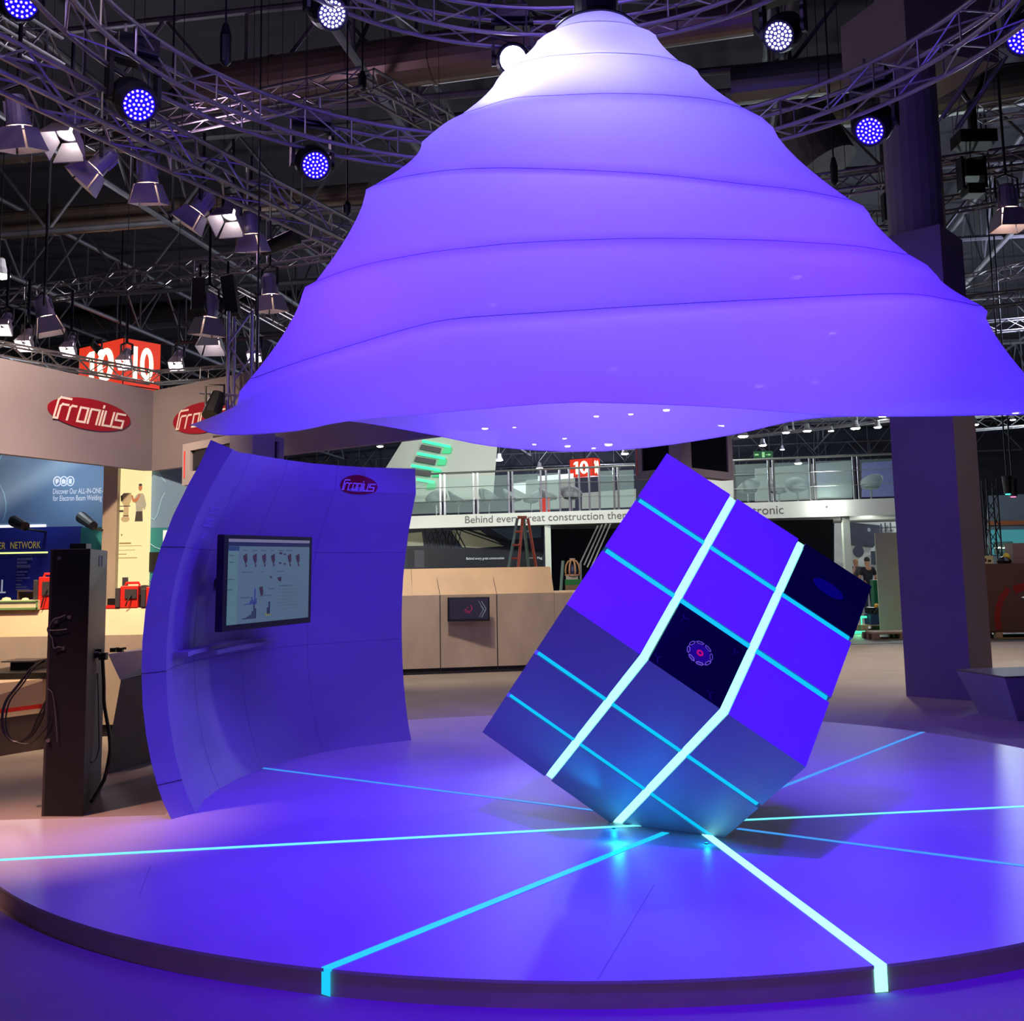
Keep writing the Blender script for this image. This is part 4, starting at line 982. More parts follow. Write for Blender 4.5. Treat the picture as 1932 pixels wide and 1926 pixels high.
# ---- left counter with goods
M_CTOP = mat('counter_slope', (214, 186, 148), .55, var=.08, vscale=2.5); 
def counter(pts, ztop, zfold, zbase, dep, name, label, slope=.16):
    """pts: ground line of the front face from left to right"""
    t = thing(name, label, 'counter', (pts[0]+pts[-1])/2)
    lo, up, pl, tp_ = MB(), MB(), MB(), MB()
    for a_, b_ in zip(pts, pts[1:]):
        d = (b_-a_).normalized(); n_ = V((-d.y, d.x, 0)); n_ = n_ if n_.y > 0 else -n_
        lo.hexa([a_+Z*zbase, b_+Z*zbase, b_+n_*dep+Z*zbase, a_+n_*dep+Z*zbase, a_+Z*zfold, b_+Z*zfold, b_+n_*dep+Z*zfold, a_+n_*dep+Z*zfold])
        pl.hexa([a_+n_*.03, b_+n_*.03, b_+n_*dep, a_+n_*dep, a_+n_*.03+Z*zbase, b_+n_*.03+Z*zbase, b_+n_*dep+Z*zbase, a_+n_*dep+Z*zbase])
        up.hexa([a_+Z*zfold, b_+Z*zfold, b_+n_*dep+Z*zfold, a_+n_*dep+Z*zfold, a_+n_*slope+Z*ztop, b_+n_*slope+Z*ztop, b_+n_*dep+Z*ztop, a_+n_*dep+Z*ztop])
    lo.build('front_panel', M_STONE, t); up.build('sloped_panel', M_CTOP, t); pl.build('plinth', M_SEAM, t)
    return t
yk = 11.6
pL, pR = P(-150, 1200, yk), P(420, 1200, yk)
zt_, zf_ = P(100, 1150, yk).z, P(100, 1200, yk).z
counter([V((pL.x, yk, 0)), V((pR.x, yk, 0))], zt_, zf_, .12, 1.2, 'booth_counter', 'long stone look counter carrying red machines behind the kiosk post')
M_RED = mat('machine_red', (214, 44, 34), .4, var=.05); M_GREY = mat('machine_grey', (62, 58, 60), .5, var=.1)
def welder(px, pyb, Y, w_, h_, label, handle=True):
    c0 = P(px, pyb, Y); c0.z = zt_; t = thing('welding_machine', label, 'machine', c0, 'red machines on the booth counter'); d = .3
    MB().hexa([c0+V((-w_/2, 0, 0)), c0+V((w_/2, 0, 0)), c0+V((w_/2, d, 0)), c0+V((-w_/2, d, 0)), c0+V((-w_/2, 0, h_)), c0+V((w_/2, 0, h_)), c0+V((w_/2, d, h_*.96)), c0+V((-w_/2, d, h_*.96))]).build('casing', M_RED, t, bevel=.008)
    MB().box(c0+V((-w_/2-.025, .12, h_*.47)), (.05, .26, h_*.88)).build('side_grille', M_GREY, t, bevel=.006)
    MB().box(c0+V((.02, -.006, h_*.64)), (w_*.66, .014, h_*.42)).build('control_panel', M_GREY, t)
    if handle: MB().tube([c0+V((-w_*.4, .1, h_)), c0+V((-w_*.35, .1, h_+.03)), c0+V((w_*.35, .1, h_+.03)), c0+V((w_*.4, .1, h_))], .014, 6).build('handle', M_RED, t)
    MB().tube([c0+V((.03, -.02, h_*.6)), c0+V((.0, -.05, h_*.3)), c0+V((-.02, -.04, .02))], .007, 5).build('cable', M_BLACK, t)
welder(243, 1145, 11.75, .19, .23, 'whole red machine standing left on the right half of the counter'); welder(290, 1143, 11.75, .17, .215, 'red machine partly hidden by the curved wall')
welder(84, 1150, 11.75, .15, .34, 'tall red machine half hidden behind the kiosk post')
c0 = P(211, 1144, 11.75); c0.z = zt_; t = thing('machine_torch_case', 'small open orange red box beside the whole red machine', 'box', c0)
MB().box(c0+V((0, .1, .015)), (.13, .2, .03)).box(c0+V((.06, .1, .06)), (.012, .2, .12)).build('frame', M_RED, t); MB().box(c0+V((-.02, .12, .06)), (.10, .12, .08)).build('case_body', M_BLACK, t)
c0 = P(268, 1144, 11.8); c0.z = zt_; t = thing('wire_feeder', 'black wire feeder with a round spool between two red machines', 'machine', c0)
MB().box(c0+V((0, .1, .075)), (.09, .2, .15)).build('casing', M_BLACK, t, bevel=.01); MB().cyl(c0+V((0, .02, .18)), c0+V((0, .12, .18)), .055, 16).build('spool', M_GREY, t)
c0 = P(233, 1103, 11.9); t = thing('small_display_box', 'tiny dark box standing on top of the whole red machine', 'box', c0); MB().box((c0.x, 11.95, zt_+.23+.045), (.05, .04, .09)).build('box_body', M_GREY, t)
c0 = P(30, 1152, 11.7); c0.z = zt_; M_CARD = mat('carton_cream', (222, 214, 170), .7, var=.06); M_GRNB = mat('green_strip', (110, 150, 90), .6)
t = thing('product_tray', 'long cream tray with green edging at the left end of the counter', 'tray', c0)
MB().box(c0+V((-.05, .12, .05)), (.56, .24, .10)).build('tray_body', M_CARD, t); MB().box(c0+V((-.05, -.006, .012)), (.56, .012, .02)).box(c0+V((-.05, -.006, .088)), (.56, .012, .014)).box(c0+V((.22, -.006, .05)), (.014, .012, .09)).build('green_edge', M_GRNB, t)
MB().lathe([(.05, .10), (.04, .125), (0, .135)], 10, c0+V((-.15, .1, 0))).lathe([(.04, .10), (.03, .12), (0, .125)], 10, c0+V((.05, .1, 0))).build('tray_content', M_CARD, t)
c0 = P(52, 1128, 12.2); c0.z = zt_; t = thing('tool_rack', 'dark open rack behind the cream tray', 'rack', c0)
rk = MB()
for x in (-.12, .12): rk.box(c0+V((x, .1, .1)), (.012, .15, .2))
for z_ in (.02, .09, .19): rk.box(c0+V((0, .1, z_)), (.25, .16, .012))
rk.box(c0+V((0, .14, .14)), (.2, .05, .07)).build('rack_frame', mat('rack_brown', (74, 56, 52), .6), t)

# ---- island desks in the gap left and right of the kiosk post
isl = thing('island_counter', 'dark faceted island counter between kiosk post and curved wall', 'counter', G(250, 1440))
fa, fb = G(196, 1462), G(330, 1424); zT = P(230, 1236, 9.3).z; zM = P(220, 1284, 9.3).z
MB().hexa([fa, fb, fb+V((.1, .9, 0)), fa+V((-.1, .9, 0)), V((fa.x+.12, fa.y, zM)), V((fb.x, fb.y, zM)), V((fb.x, fb.y+.9, zM)), V((fa.x, fa.y+.9, zM))]).build('counter_body', M_ISL, isl)
MB().hexa([V((fa.x+.12, fa.y-.02, zM)), V((fb.x, fb.y-.02, zM+.02)), V((fb.x, fb.y+.9, zM)), V((fa.x, fa.y+.9, zM)), V((fa.x-.03, fa.y+.10, zT)), V((fb.x, fb.y+.10, zT)), V((fb.x, fb.y+.9, zT)), V((fa.x, fa.y+.9, zT))]).build('sloped_front', mat('island_front_grey', (120, 108, 128), .5, var=.05), isl)
for k_, px in enumerate((212, 225)):
    c0 = P(px, 1231, 9.7); t = thing('black_clamp', 'small black clamp on the island counter, %s of two' % ('left' if k_ == 0 else 'right'), 'clamp', c0, 'clamps on the island counter')
    MB().box((c0.x, fa.y+.35, zT+.018), (.045, .05, .036)).cyl((c0.x+.02, fa.y+.35, zT+.03), (c0.x+.05, fa.y+.35, zT+.03), .01, 6).build('clamp_body', M_BLACK, t)
isw = thing('striped_counter', 'beige counter with a red stripe at the left edge', 'counter', G(20, 1432))
fa, fb = G(-140, 1452), G(76, 1416)
y_ = fb.y; zz = [P(60, y, y_).z for y in (1262+18, 1328, 1336, 1345)]
MB().hexa([V((fa.x, fa.y+.12, 0)), V((fb.x, fb.y+.12, 0)), V((fb.x, fb.y+.9, 0)), V((fa.x, fa.y+.9, 0)), V((fa.x, fa.y+.02, zz[3])), V((fb.x, fb.y+.02, zz[3])), V((fb.x+.1, fb.y+.9, zz[3])), V((fa.x, fa.y+.9, zz[3]))]).build('counter_body', M_ISL, isw)
for z0_, z1_, m, nm in ((zz[3], zz[2], M_CTOP, 'lower_band'), (zz[2], zz[1], M_RED, 'red_stripe'), (zz[1], zz[0], M_CTOP, 'upper_band')):
    MB().hexa([V((fa.x, fa.y, z0_)), V((fb.x, fb.y, z0_)), V((fb.x+.1, fb.y+.9, z0_)), V((fa.x, fa.y+.9, z0_)), V((fa.x, fa.y, z1_)), V((fb.x+(.07 if nm == 'upper_band' else 0), fb.y, z1_)), V((fb.x+.1, fb.y+.9, z1_)), V((fa.x, fa.y+.9, z1_))]).build(nm, m, isw)
MB().box(((fa.x+fb.x)/2+.03, fb.y+.42, zz[0]+.03), (abs(fb.x-fa.x)+.2, .98, .06)).build('worktop', M_BLACK, isw)
c0 = V((P(46, 1266, y_+.3).x, y_+.3, zz[0]+.06)); t = thing('black_case', 'black case with a grey lid on the worktop left of the kiosk post', 'case', c0)
hbx = P(46, 1248, y_+.3).z-c0.z
MB().box(c0+V((0, .1, hbx/2)), (.24, .3, max(.05, hbx))).build('case_body', M_BLACK, t, bevel=.004); MB().box(c0+V((-.03, .08, hbx+.008)), (.32, .36, .012)).build('lid', M_GREY, t)

# ---- kiosk post seen from behind, with cables
k0, k1_, k2 = V((-3.262, 7.81, 0)), V((-2.972, 7.787, 0)), V((-3.12, 8.52, 0)); k3 = k0+k2-k1_
kio = thing('kiosk_post', 'tall dark metal kiosk column seen from behind at left', 'kiosk', (k0+k2)/2); kz = 1.815
M_KB = mat('kiosk_back_black', (26, 25, 34), .45, .2, var=.12, vscale=4); M_KS = mat('kiosk_side_grey', (66, 60, 66), .45, .3, var=.08)
kk = [k0, k1_, k2, k3]
MB().hexa([p_+Z*0 for p_ in kk]+[p_+Z*kz for p_ in kk]).build('column_body', M_KS, kio, bevel=.004)
d = (k1_-k0).normalized(); nn = V((d.y, -d.x, 0))
def onk(x, z_): return k0+(k1_-k0)*x+Z*z_+nn*.004
MB().flat([rect(.02, .01, (k1_-k0).length, kz-.005)], k0+nn*.001, d, Z, .003).build('back_plate', M_KB, kio)
def kpx(px, py): q_ = P(px, py, 7.79); return V((q_.x, q_.y, q_.z))-V((0, .012, 0))
for px, py in ((112, 1053), (131, 1164), (106, 1173), (119, 1223), (91, 1397)):
    q_ = kpx(px, py); q_.y = 7.80; MB().cyl(q_, q_-V((0, .018, 0)), .013, 12).build('cable_gland', M_ALU, kio)
def kcable(pts, r, nm='cable', m=M_BLACK): 
    out = smooth_curve([(p_.x, p_.z) for p_ in pts]); N_ = len(pts)-1; ys = [p_.y for p_ in pts]
    q_ = [V((x, lerp(ys[min(int(i/8), N_)], ys[min(int(i/8)+1, N_)], (i/8) % 1), z_)) for i, (x, z_) in enumerate(out)]
    MB().tube(q_, r, 6).build(nm, m, kio)
M_CAB = mat('grey_cable', (86, 84, 92), .5)
kcable([kpx(x, y) for x, y in ((125, 1160), (113, 1165), (103, 1168), (96, 1178), (91, 1186), (93, 1194), (100, 1205), (103, 1222), (112, 1220), (118, 1222))], .0045, m=M_CAB)
kcable([kpx(x, y) for x, y in ((93, 1189), (105, 1189), (118, 1188), (128, 1187))], .004, m=M_CAB)
kcable([kpx(x, y) for x, y in ((90, 1298), (100, 1308), (105, 1340), (108, 1372), (109, 1400))], .003, m=M_CAB)
for dx, dy, r in ((0, 0, .010), (7, 0, .006)):
    kcable([P(x+dx*s_, y+dy, Yy) for x, y, Yy, s_ in ((84, 1246, 8.0, 0), (58, 1262, 7.95, .6), (36, 1290, 7.9, 1), (12, 1322, 7.88, 1), (4, 1355, 7.87, 1), (10, 1385, 7.87, .8), (32, 1400, 7.87, .3), (60, 1386, 7.85, -.6), (80, 1350, 7.83, -1), (92, 1310, 7.82, 0))], r)
kcable([P(x, y, Yy) for x, y, Yy in ((30, 1400, 7.8), (55, 1403, 7.8), (78, 1385, 7.79), (92, 1362, 7.78), (94, 1345, 7.78))], .004)
kcable([P(x, y, Yy) for x, y, Yy in ((165, 1240, 8.0), (185, 1232, 8.1), (194, 1246, 8.2), (196, 1290, 8.2), (197, 1330, 8.2), (206, 1385, 8.2), (207, 1430, 8.2), (197, 1470, 8.2), (180, 1500, 8.05), (172, 1512, 7.98))], .013)
kcable([P(x, y, Yy) for x, y, Yy in ((184, 1270, 8.2), (186, 1340, 8.2), (187, 1410, 8.2), (178, 1436, 8.1), (165, 1436, 7.98), (152, 1426, 7.9))], .004)
bb = P(183, 1236, 8.2); 
mbk = MB()
for dx, dy, dz in ((-18, 4, .05), (-6, -2, .06), (4, -4, .06), (12, 2, .05)):
    q_ = P(183+dx, 1236+dy, 8.15); mbk.box(q_, (.05, .05, dz))
mbk.build('connector_block', M_BLACK, kio)
MB().box(P(179, 1254, 8.3)+V((.02, 0, 0)), (.01, .09, .10)).build('label_plate', M_STONE, kio)
MB().box(P(152, 1032, 8.2), (.12, .1, .05)).build('top_cap', M_BLACK, kio)
kd = (k2-k1_).normalized(); kn = V((kd.y, -kd.x, 0)); kn = kn if kn.dot(CAMP-k1_) > 0 else -kn
MB().flat([rect(.36+i*.12, kz-.12-j*.0, .42+i*.12, kz-.04) for i in range(2) for j in range(1)], k1_+kn*.001, kd, Z, .002).build('printed_mark', mat('dark_blue_print', (36, 30, 110), .5), kio)
c0 = G(68, 1545, 0); t = thing('floor_block', 'small pale block on the floor at the foot of the kiosk post', 'block', c0)
MB().box(c0+V((.03, .28, .06)), (.12, .2, .12)).build('block_body', M_WHITE, t)

# ---- hanging display boxes
M_GLB = mat('black_display_glass', (12, 16, 26), .12)
def hang_box(pl_, pm, pr_, yt, Yl, Ym, Yr, zb_px, label, red=True):
    a_, m_, r_ = P(pl_, yt[0], Yl), P(pm, yt[1], Ym), P(pr_, yt[2], Yr); zt2 = (a_.z+m_.z+r_.z)/3; zb2 = P(pl_, zb_px, Yl).z
    t = thing('hanging_display_box', label, 'display box', (a_+r_)/2)
    for nm, s_, e_ in (('l', a_, m_), ('r', m_, r_)):
        s0, e0 = V((s_.x, s_.y, zb2)), V((e_.x, e_.y, zb2)); s1, e1_ = V((s_.x, s_.y, zt2)), V((e_.x, e_.y, zt2))
        U_ = (e0-s0); L_ = U_.length; U_.normalize(); n_ = U_.cross(Z); n_ = n_ if n_.dot(CAMP-s0) > 0 else -n_; H_ = zt2-zb2; b_ = .12*L_ if L_ < 1.2 else .14
        pb = MB()
        for r0 in (rect(0, 0, b_*1.3, H_), rect(L_-b_*1.3, 0, L_, H_), rect(b_*1.3, 0, L_-b_*1.3, b_), rect(b_*1.3, H_-b_*.6, L_-b_*1.3, H_)):
            q_ = [s0+U_*x+Z*y for x, y in r0]; pb.hexa([p_-n_*.25 for p_ in q_]+q_)
        pb.build('frame', M_FASCIA, t)
        q_ = [s0+U_*x+Z*y-n_*.03 for x, y in rect(b_*1.3, b_, L_-b_*1.3, H_-b_*.6)]; MB().hexa([p_-n_*.05 for p_ in q_]+q_).build('display', M_GLB, t)
        if red: MB().flat([rect(.04, .08, .065, H_-.08)], s0+n_*.0, U_, Z, .004).build('red_line', M_RED, t)
    MB().box((a_+r_)/2*0+V(((a_.x+r_.x)/2, (a_.y+r_.y)/2, zt2+.03)), (.4, .1, .06)).cyl(V((m_.x, m_.y+.15, zt2)), V((m_.x, m_.y+.15, CEIL_Z)), .01, 6).build('suspension', M_BLACK, t)
hang_box(345, 477, 536, (828, 817, 832), 12.0, 10.9, 11.6, 916, 'white framed display box with dark screens above the curved wall')
hang_box(1196, 1283, 1380, (800, 797, 806), 20.5, 19.5, 21.0, 905, 'white framed display box with dark screens behind the top of the cube')

# ---- middle counter with screen
cp = [V((-2.6, 17.7, 0)), V((-1.641, 17.93, 0)), V((-.8, 18.10, 0)), V((.1, 18.28, 0)), V((.645, 18.41, 0))]
mc = counter(cp, P(900, 1071, 18.2).z, P(900, 1121, 18.1).z, P(900, 1258, 18.1).z, .8, 'reception_counter', 'high stone look counter with a small screen, seen between curved wall and cube', slope=.2)
counter([V((.65, 18.41, 0)), V((1.6, 18.62, 0))], P(900, 1119, 18.1).z, P(900, 1122, 18.1).z, P(900, 1258, 18.1).z, .8, 'low_counter', 'lower stone look counter continuing to the right of the high counter, behind the cube', slope=.01)
jj = MB()
for px in (831, 938):
    q_ = P(px, 1200, 18.05)
    for a_, b_ in zip(cp, cp[1:]):
        if a_.x <= q_.x <= b_.x: yy = a_.y+(b_.y-a_.y)*(q_.x-a_.x)/(b_.x-a_.x)
    z_f, z_t = P(900, 1121, 18.1).z, P(900, 1071, 18.2).z
    jj.box((q_.x, yy-.002, z_f/2), (.014, .01, z_f-.02)).tube([(q_.x, yy-.002, z_f), (q_.x-.09, yy+.195, z_t)], .006, 4)
jj.build('panel_joint', M_SEAM, mc)
sc0 = P(884, 1149, 17.9); t = thing('counter_screen', 'small black screen with a red figure on the front of the high counter', 'screen', sc0)
MB().box(sc0+V((0, .03, 0)), (.675, .06, .385)).build('housing', M_BLACK, t, bevel=.008)
MB().flat([rect(-.30, -.155, .31, .17)], sc0+V((0, -.001, 0)), UX, Z, .001).build('display_glass', emis('counter_display', (34, 30, 52), .7), t)
MB().flat(stroke([(-.05, .0), (-.03, -.03), (.02, -.04), (.06, -.0), (.04, .06)], .012)+stroke([(-.07, -.03), (-.03, -.06), (.03, -.06)], .008)+[rect(-.02, .02, -.005, .035)], sc0+V((0, -.003, 0)), UX, Z, .001).build('red_figure', emis('counter_display_red', (150, 20, 70), .9), t)
MB().flat(stroke([(.21, .12), (.28, .0), (.21, -.13)], .008)+stroke([(.16, .13), (.24, .0), (.17, -.13)], .005)+stroke([(.19, .05), (.23, .0), (.27, -.04)], .004), sc0+V((0, -.003, 0)), UX, Z, .001).build('white_arrow_lines', emis('counter_display_white', (130, 150, 150), .8), t)

# ================================================================== mezzanine
M_DECK = mat('deck_white', (205, 205, 196), .55, var=.04, vscale=1)
zdb = P(775, 997, 33).z; zd1 = P(960, 968, 32.3).z; zd2 = P(1550, 944, 30).z
MZA, MZB = P(775, 1000, 33.0), P(1690, 1000, 29.5)
def mz(px, py=1000):      # ground-plan position on the mezzanine's front line for an image column
    r = ray(px, py); n_ = V((MZB.y-MZA.y, MZA.x-MZB.x, 0)); k_ = (V((MZA.x, MZA.y, EYE))-CAMP).dot(n_)/r.dot(n_); q = CAMP+r*k_; return V((q.x, q.y, 0))
md = (mz(1690)-mz(775)).normalized(); mn = V((-md.y, md.x, 0))      # away from camera
mezz = thing('mezzanine_deck', 'raised white mezzanine floor with a printed slogan on its edge', 'mezzanine', mz(1200))
for x0_, x1_, zt2, nm in ((690, 1330, zd1, 'deck_edge'), (1330, 1760, zd2, 'deck_edge')):
    a_, b_ = mz(x0_), mz(x1_)
    MB().hexa([a_+Z*zdb, b_+Z*zdb, b_+mn*.3+Z*zdb, a_+mn*.3+Z*zdb, a_+Z*zt2, b_+Z*zt2, b_+mn*.3+Z*zt2, a_+mn*.3+Z*zt2]).build(nm, M_DECK, mezz)
a_, b_ = mz(690)+mn*.3, mz(1760)+mn*.3
MB().hexa([a_+Z*(zdb+.05), b_+Z*(zdb+.05), b_+mn*6+Z*(zdb+.05), a_+mn*6+Z*(zdb+.05), a_+Z*zd1, b_+Z*zd1, b_+mn*6+Z*zd1, a_+mn*6+Z*zd1]).build('deck_floor', mat('deck_grey', (120, 120, 116), .6, var=.1), mezz)
M_TXTG = mat('grey_lettering', (96, 96, 92), .6)
h_ = (zd1-zdb)
text_mesh('slogan_lettering', 'Behind every great construction there', mz(878)+Z*(zdb+h_*.30), md, Z, .30, M_TXTG, mezz, t=.01, width=(mz(1192)-mz(878)).length)
text_mesh('slogan_lettering', 'atronic', mz(1411)+Z*(zdb+(zd2-zdb)*.26), md, Z, .34, M_TXTG, mezz, t=.01, width=(mz(1480)-mz(1411)).length)
for px, w_, l in ((1031, 11, 'white mezzanine column left of the wooden ring object'), (1596, 12, 'pale green mezzanine column beside the two men')):
    q_ = mz(px)+mn*.15; t = thing('mezzanine_column', l, 'column', q_, 'columns below the mezzanine'); ww_ = w_*32/FPX
    MB().box((q_.x, q_.y, zdb/2), (ww_, ww_, zdb)).build('column_body', mat('column_pale', (196, 202, 186), .5, var=.03), t)
M_GLS = glass_mat('railing_glass')
M_CHROME = mat('stainless_steel', (160, 160, 158), .3, .8, var=.05)
def railing(x0_, x1_, posts, zt2, ytop, label):
    t = thing('glass_railing', label, 'railing', mz((x0_+x1_)/2)+Z*zt2, 'glass railings on the mezzanine')
    zr = P((x0_+x1_)/2, ytop, mz((x0_+x1_)/2).y).z; o_ = mn*.08
    MB().cyl(mz(x0_)+o_+Z*zr, mz(x1_)+o_+Z*zr, .032, 8).build('handrail', M_CHROME, t)
    for f_ in (.33, .66): MB().cyl(mz(x0_)+o_+Z*lerp(zt2, zr, f_)-mn*.03, mz(x1_)+o_+Z*lerp(zt2, zr, f_)-mn*.03, .008, 5).build('thin_rail', M_CHROME, t)
    for px in posts: q_ = mz(px)+o_; MB().box((q_.x, q_.y, (zt2+zr)/2), (.055, .04, zr-zt2)).build('post', M_CHROME, t)
    ps = sorted(posts)
    e_ = [x0_]+ps+[x1_]
    for a2, b2 in zip(e_, e_[1:]):
        if b2-a2 < 20: continue
        A2, B2 = mz(a2+2)+o_, mz(b2-2)+o_
        MB().hexa([A2+Z*(zt2+.06), B2+Z*(zt2+.06), B2+mn*.012+Z*(zt2+.06), A2+mn*.012+Z*(zt2+.06), A2+Z*(zr-.12), B2+Z*(zr-.12), B2+mn*.012+Z*(zr-.12), A2+mn*.012+Z*(zr-.12)]).build('glass_pane', M_GLS, t)
railing(700, 1200, [770, 830, 838, 893, 901, 960, 967, 1021, 1031, 1057, 1075, 1094, 1113, 1132, 1160, 1168], zd1, 888, 'long glass railing left of the cube with steel posts')
railing(1386, 1730, [1389, 1455, 1464, 1534, 1543, 1617, 1626], zd2, 861, 'glass railing right of the cube with steel posts')
# second far handrail
a_, b_ = mz(1150)+mn*2.5, mz(1205)+mn*2.5
# shell chairs
M_SHELL = mat('chair_shell_grey', (150, 152, 156), .5, var=.05); M_SEAT = mat('chair_seat_dark', (54, 54, 60), .7, var=.1)
def chair_proto(loc):
    t = thing('lounge_chair', 'x', 'chair', loc)
    gu, gv = 14, 7; vs = []
    for i in range(gu+1):
        th = radians(-125+250*i/gu)
        for j in range(gv+1):
            v_ = j/gv; hgt = .38+.12*v_+(.30*max(0, cos(th*.72))**1.5)*max(0, v_-.35)/.65
            rr = .05+.29*v_**.55
            vs.append((sin(th)*rr, -cos(th)*rr*-.95, hgt))
    m = MB(); m.v = [(x+loc[0], y+loc[1], z_+loc[2]) for x, y, z_ in vs]
    for i in range(gu):
        for j in range(gv): m.f.append((i*(gv+1)+j, (i+1)*(gv+1)+j, (i+1)*(gv+1)+j+1, i*(gv+1)+j+1))
    o_ = m.build('seat_shell', M_SHELL, t, smooth=True); s_ = o_.modifiers.new('s', 'SOLIDIFY'); s_.thickness = .03
    MB().lathe([(0, .40), (.20, .42), (.25, .46), (.22, .48), (0, .47)], 16, V(loc)).build('seat_cushion', M_SEAT, t, smooth=True)
    MB().lathe([(.03, 0), (.03, .38), (0, .38)], 8, V(loc)).build('pedestal', M_CHROME, t); MB().lathe([(.24, 0), (.24, .02), (.05, .05), (0, .05)], 16, V(loc)).build('base', M_CHROME, t)
    return t
def dup(root, loc, rz, label, group):
    r = root.copy(); COL.objects.link(r); r.location = loc; r.rotation_euler = (0, 0, rz); r['label'] = label; r['group'] = group
    for ch in list(root.children):
        c2 = ch.copy(); COL.objects.link(c2); c2.parent = r; c2.matrix_parent_inverse = ch.matrix_parent_inverse.copy()
    return r
CH = [(803, 1.0, 'x', 200), (842, 1.2, '', 90), (905, 1.0, '', 130), (952, 1.1, '', 70), (972, 2.0, '', 250), (1020, 1.2, '', 100), (1066, 1.0, '', 160), (1412, 1.0, '', 200), (1470, 1.6, '', 80), (1508, 1.1, '', 150), (1652, 1.0, '', 190)]
cl = ['grey shell chair at the left end of the mezzanine, under the green bars', 'grey shell chair between the first two post pairs of the left railing', 'grey shell chair above the word Behind', 'grey shell chair above the word every', 'grey shell chair standing further back above the ladder', 'grey shell chair above the word great', 'grey shell chair with a dark seat, above the word construction', 'grey shell chair at the left end of the right railing', 'grey shell chair further back in the middle of the right railing', 'grey shell chair above the end of the word atronic', 'shell chair in violet light beside the pillar']
proto = None
for (px, off, _, rz), l in zip(CH, cl):
    q_ = mz(px)+mn*off+Z*((zd1 if px < 1330 else zd1)+.001)
    if proto is None: proto = chair_proto(tuple(q_)); proto.rotation_euler = (0, 0, radians(rz)); proto['label'] = l; proto['group'] = 'shell chairs on the mezzanine'
    else: dup(proto, q_, radians(rz), l, 'shell chairs on the mezzanine')
q_ = mz(1018)+mn*.7+Z*zd1; t = thing('red_stool', 'small red box stool on the mezzanine above the word great', 'stool', q_); MB().box(q_+Z*.22, (.3, .3, .44)).build('stool_body', M_RED, t)
# grey screens behind the chairs
def far_panel(name, label, cat, pts, Y, m, t=.06, part='board'):
    o_ = thing(name, label, cat, P(*pts[0], Y)); q_ = [P(x, y, Y) for x, y in pts]; n_ = len(q_)
    mb = MB().add(q_+[p_+V((0, t, 0)) for p_ in q_], [tuple(range(n_)), tuple(range(2*n_-1, n_-1, -1))]+[(i, (i+1) % n_, n_+(i+1) % n_, n_+i) for i in range(n_)])
    mb.build(part, m, o_); return o_
M_PGREY = mat('screen_wall_grey', (150, 156, 150), .6, var=.05, vscale=.5)
far_panel('screen_wall', 'pale grey partition on the mezzanine behind the right railing', 'partition', [(1425, 884), (1606, 869), (1608, 940), (1425, 946)], 33.5, M_PGREY)
far_panel('screen_wall', 'pale panel with violet light painted into its colour beside the pillar on the mezzanine', 'partition', [(1627, 873), (1700, 868), (1700, 936), (1627, 938)], 33, mat('violet_light_paint', (110, 100, 190), .5))  # violet light is painted into the base colour of this pale panel
far_panel('screen_wall', 'pale grey partition behind the middle chairs of the left railing', 'partition', [(966, 912), (992, 908), (994, 905), (1085, 900), (1085, 958), (966, 962)], 37.5, M_PGREY)
far_panel('white_lit_panel', 'white lit strip panel with painted glow above the grey partition on the mezzanine', 'sign', [(1015, 898), (1082, 893), (1082, 902), (1015, 907)], 37.44, emis('white_strip_glow', (.85, .95, .95), 1.2, False), part='lit_face')  # light falling on white panels, painted as emission here and below
far_panel('white_lit_panel', 'small white lit panel with painted glow behind the chairs, left of the grey partition', 'sign', [(968, 913), (992, 911), (992, 932), (968, 920)], 37.44, emis('white_strip_glow', (.85, .95, .95), 1.2, False), part='lit_face')
far_panel('screen_wall', 'pale grey partition at the right end of the left railing', 'partition', [(1098, 930), (1200, 922), (1200, 956), (1098, 960)], 36.5, M_PGREY)
far_panel('white_column_wall', 'white corner wall under the dark display box behind the cube top', 'wall panel', [(1300, 893), (1384, 897), (1384, 950), (1300, 950)], 31.5, M_DECK)
# leaning white wall with green step lights
lw = far_panel('leaning_wall', 'white slanting wall with green glowing bars behind the mezzanine', 'wall', [(722, 950), (722, 892), (772, 812), (940, 812), (938, 843), (930, 940)], 35.5, mat('leaning_white', (196, 198, 186), .5, var=.06, vscale=.5))
M_GRN = emis('green_light_bar', (.05, 1.0, .42), 1.6, False); M_GRN2 = emis('green_wash_glow', (.03, .85, .30), .8, False)
for k_, (x0_, y0_, x1_, y1_) in enumerate(((797, 832, 850, 843), (787, 855, 840, 865), (776, 878, 831, 887), (786, 904, 820, 910))):
    t = thing('green_light_bar', 'green glowing bar with dark screen on the slanting wall, %s from the top' % ['first', 'second', 'third', 'fourth'][k_], 'light bar', P(x0_, y0_, 35.3), 'green bars on the slanting wall')
    a_, b_ = P(x0_, y0_, 35.3), P(x1_, y1_, 35.3); MB().cyl(a_, b_, .045, 8).build('light_tube', M_GRN, t)
    if k_ < 3:
        q_ = [P(x, y, 35.35) for x, y in ((x0_-2, y0_+6), (x1_-18, y1_+2), (x1_-20, y1_+12), (x0_-6, y0_+15))]; MB().hexa([p_+V((0, .1, 0)) for p_ in q_]+q_).build('dark_screen', M_BLACK, t)
    q_ = [P(x, y, 35.38) for x, y in ((x1_-12, y1_+1), (x1_+3, y1_+2), (x1_, y1_+12), (x1_-16, y1_+12))]; MB().hexa([p_+V((0, .08, 0)) for p_ in q_]+q_).build('green_light_patch', M_GRN2, t)  # glowing slab paints the green light thrown beside the bar
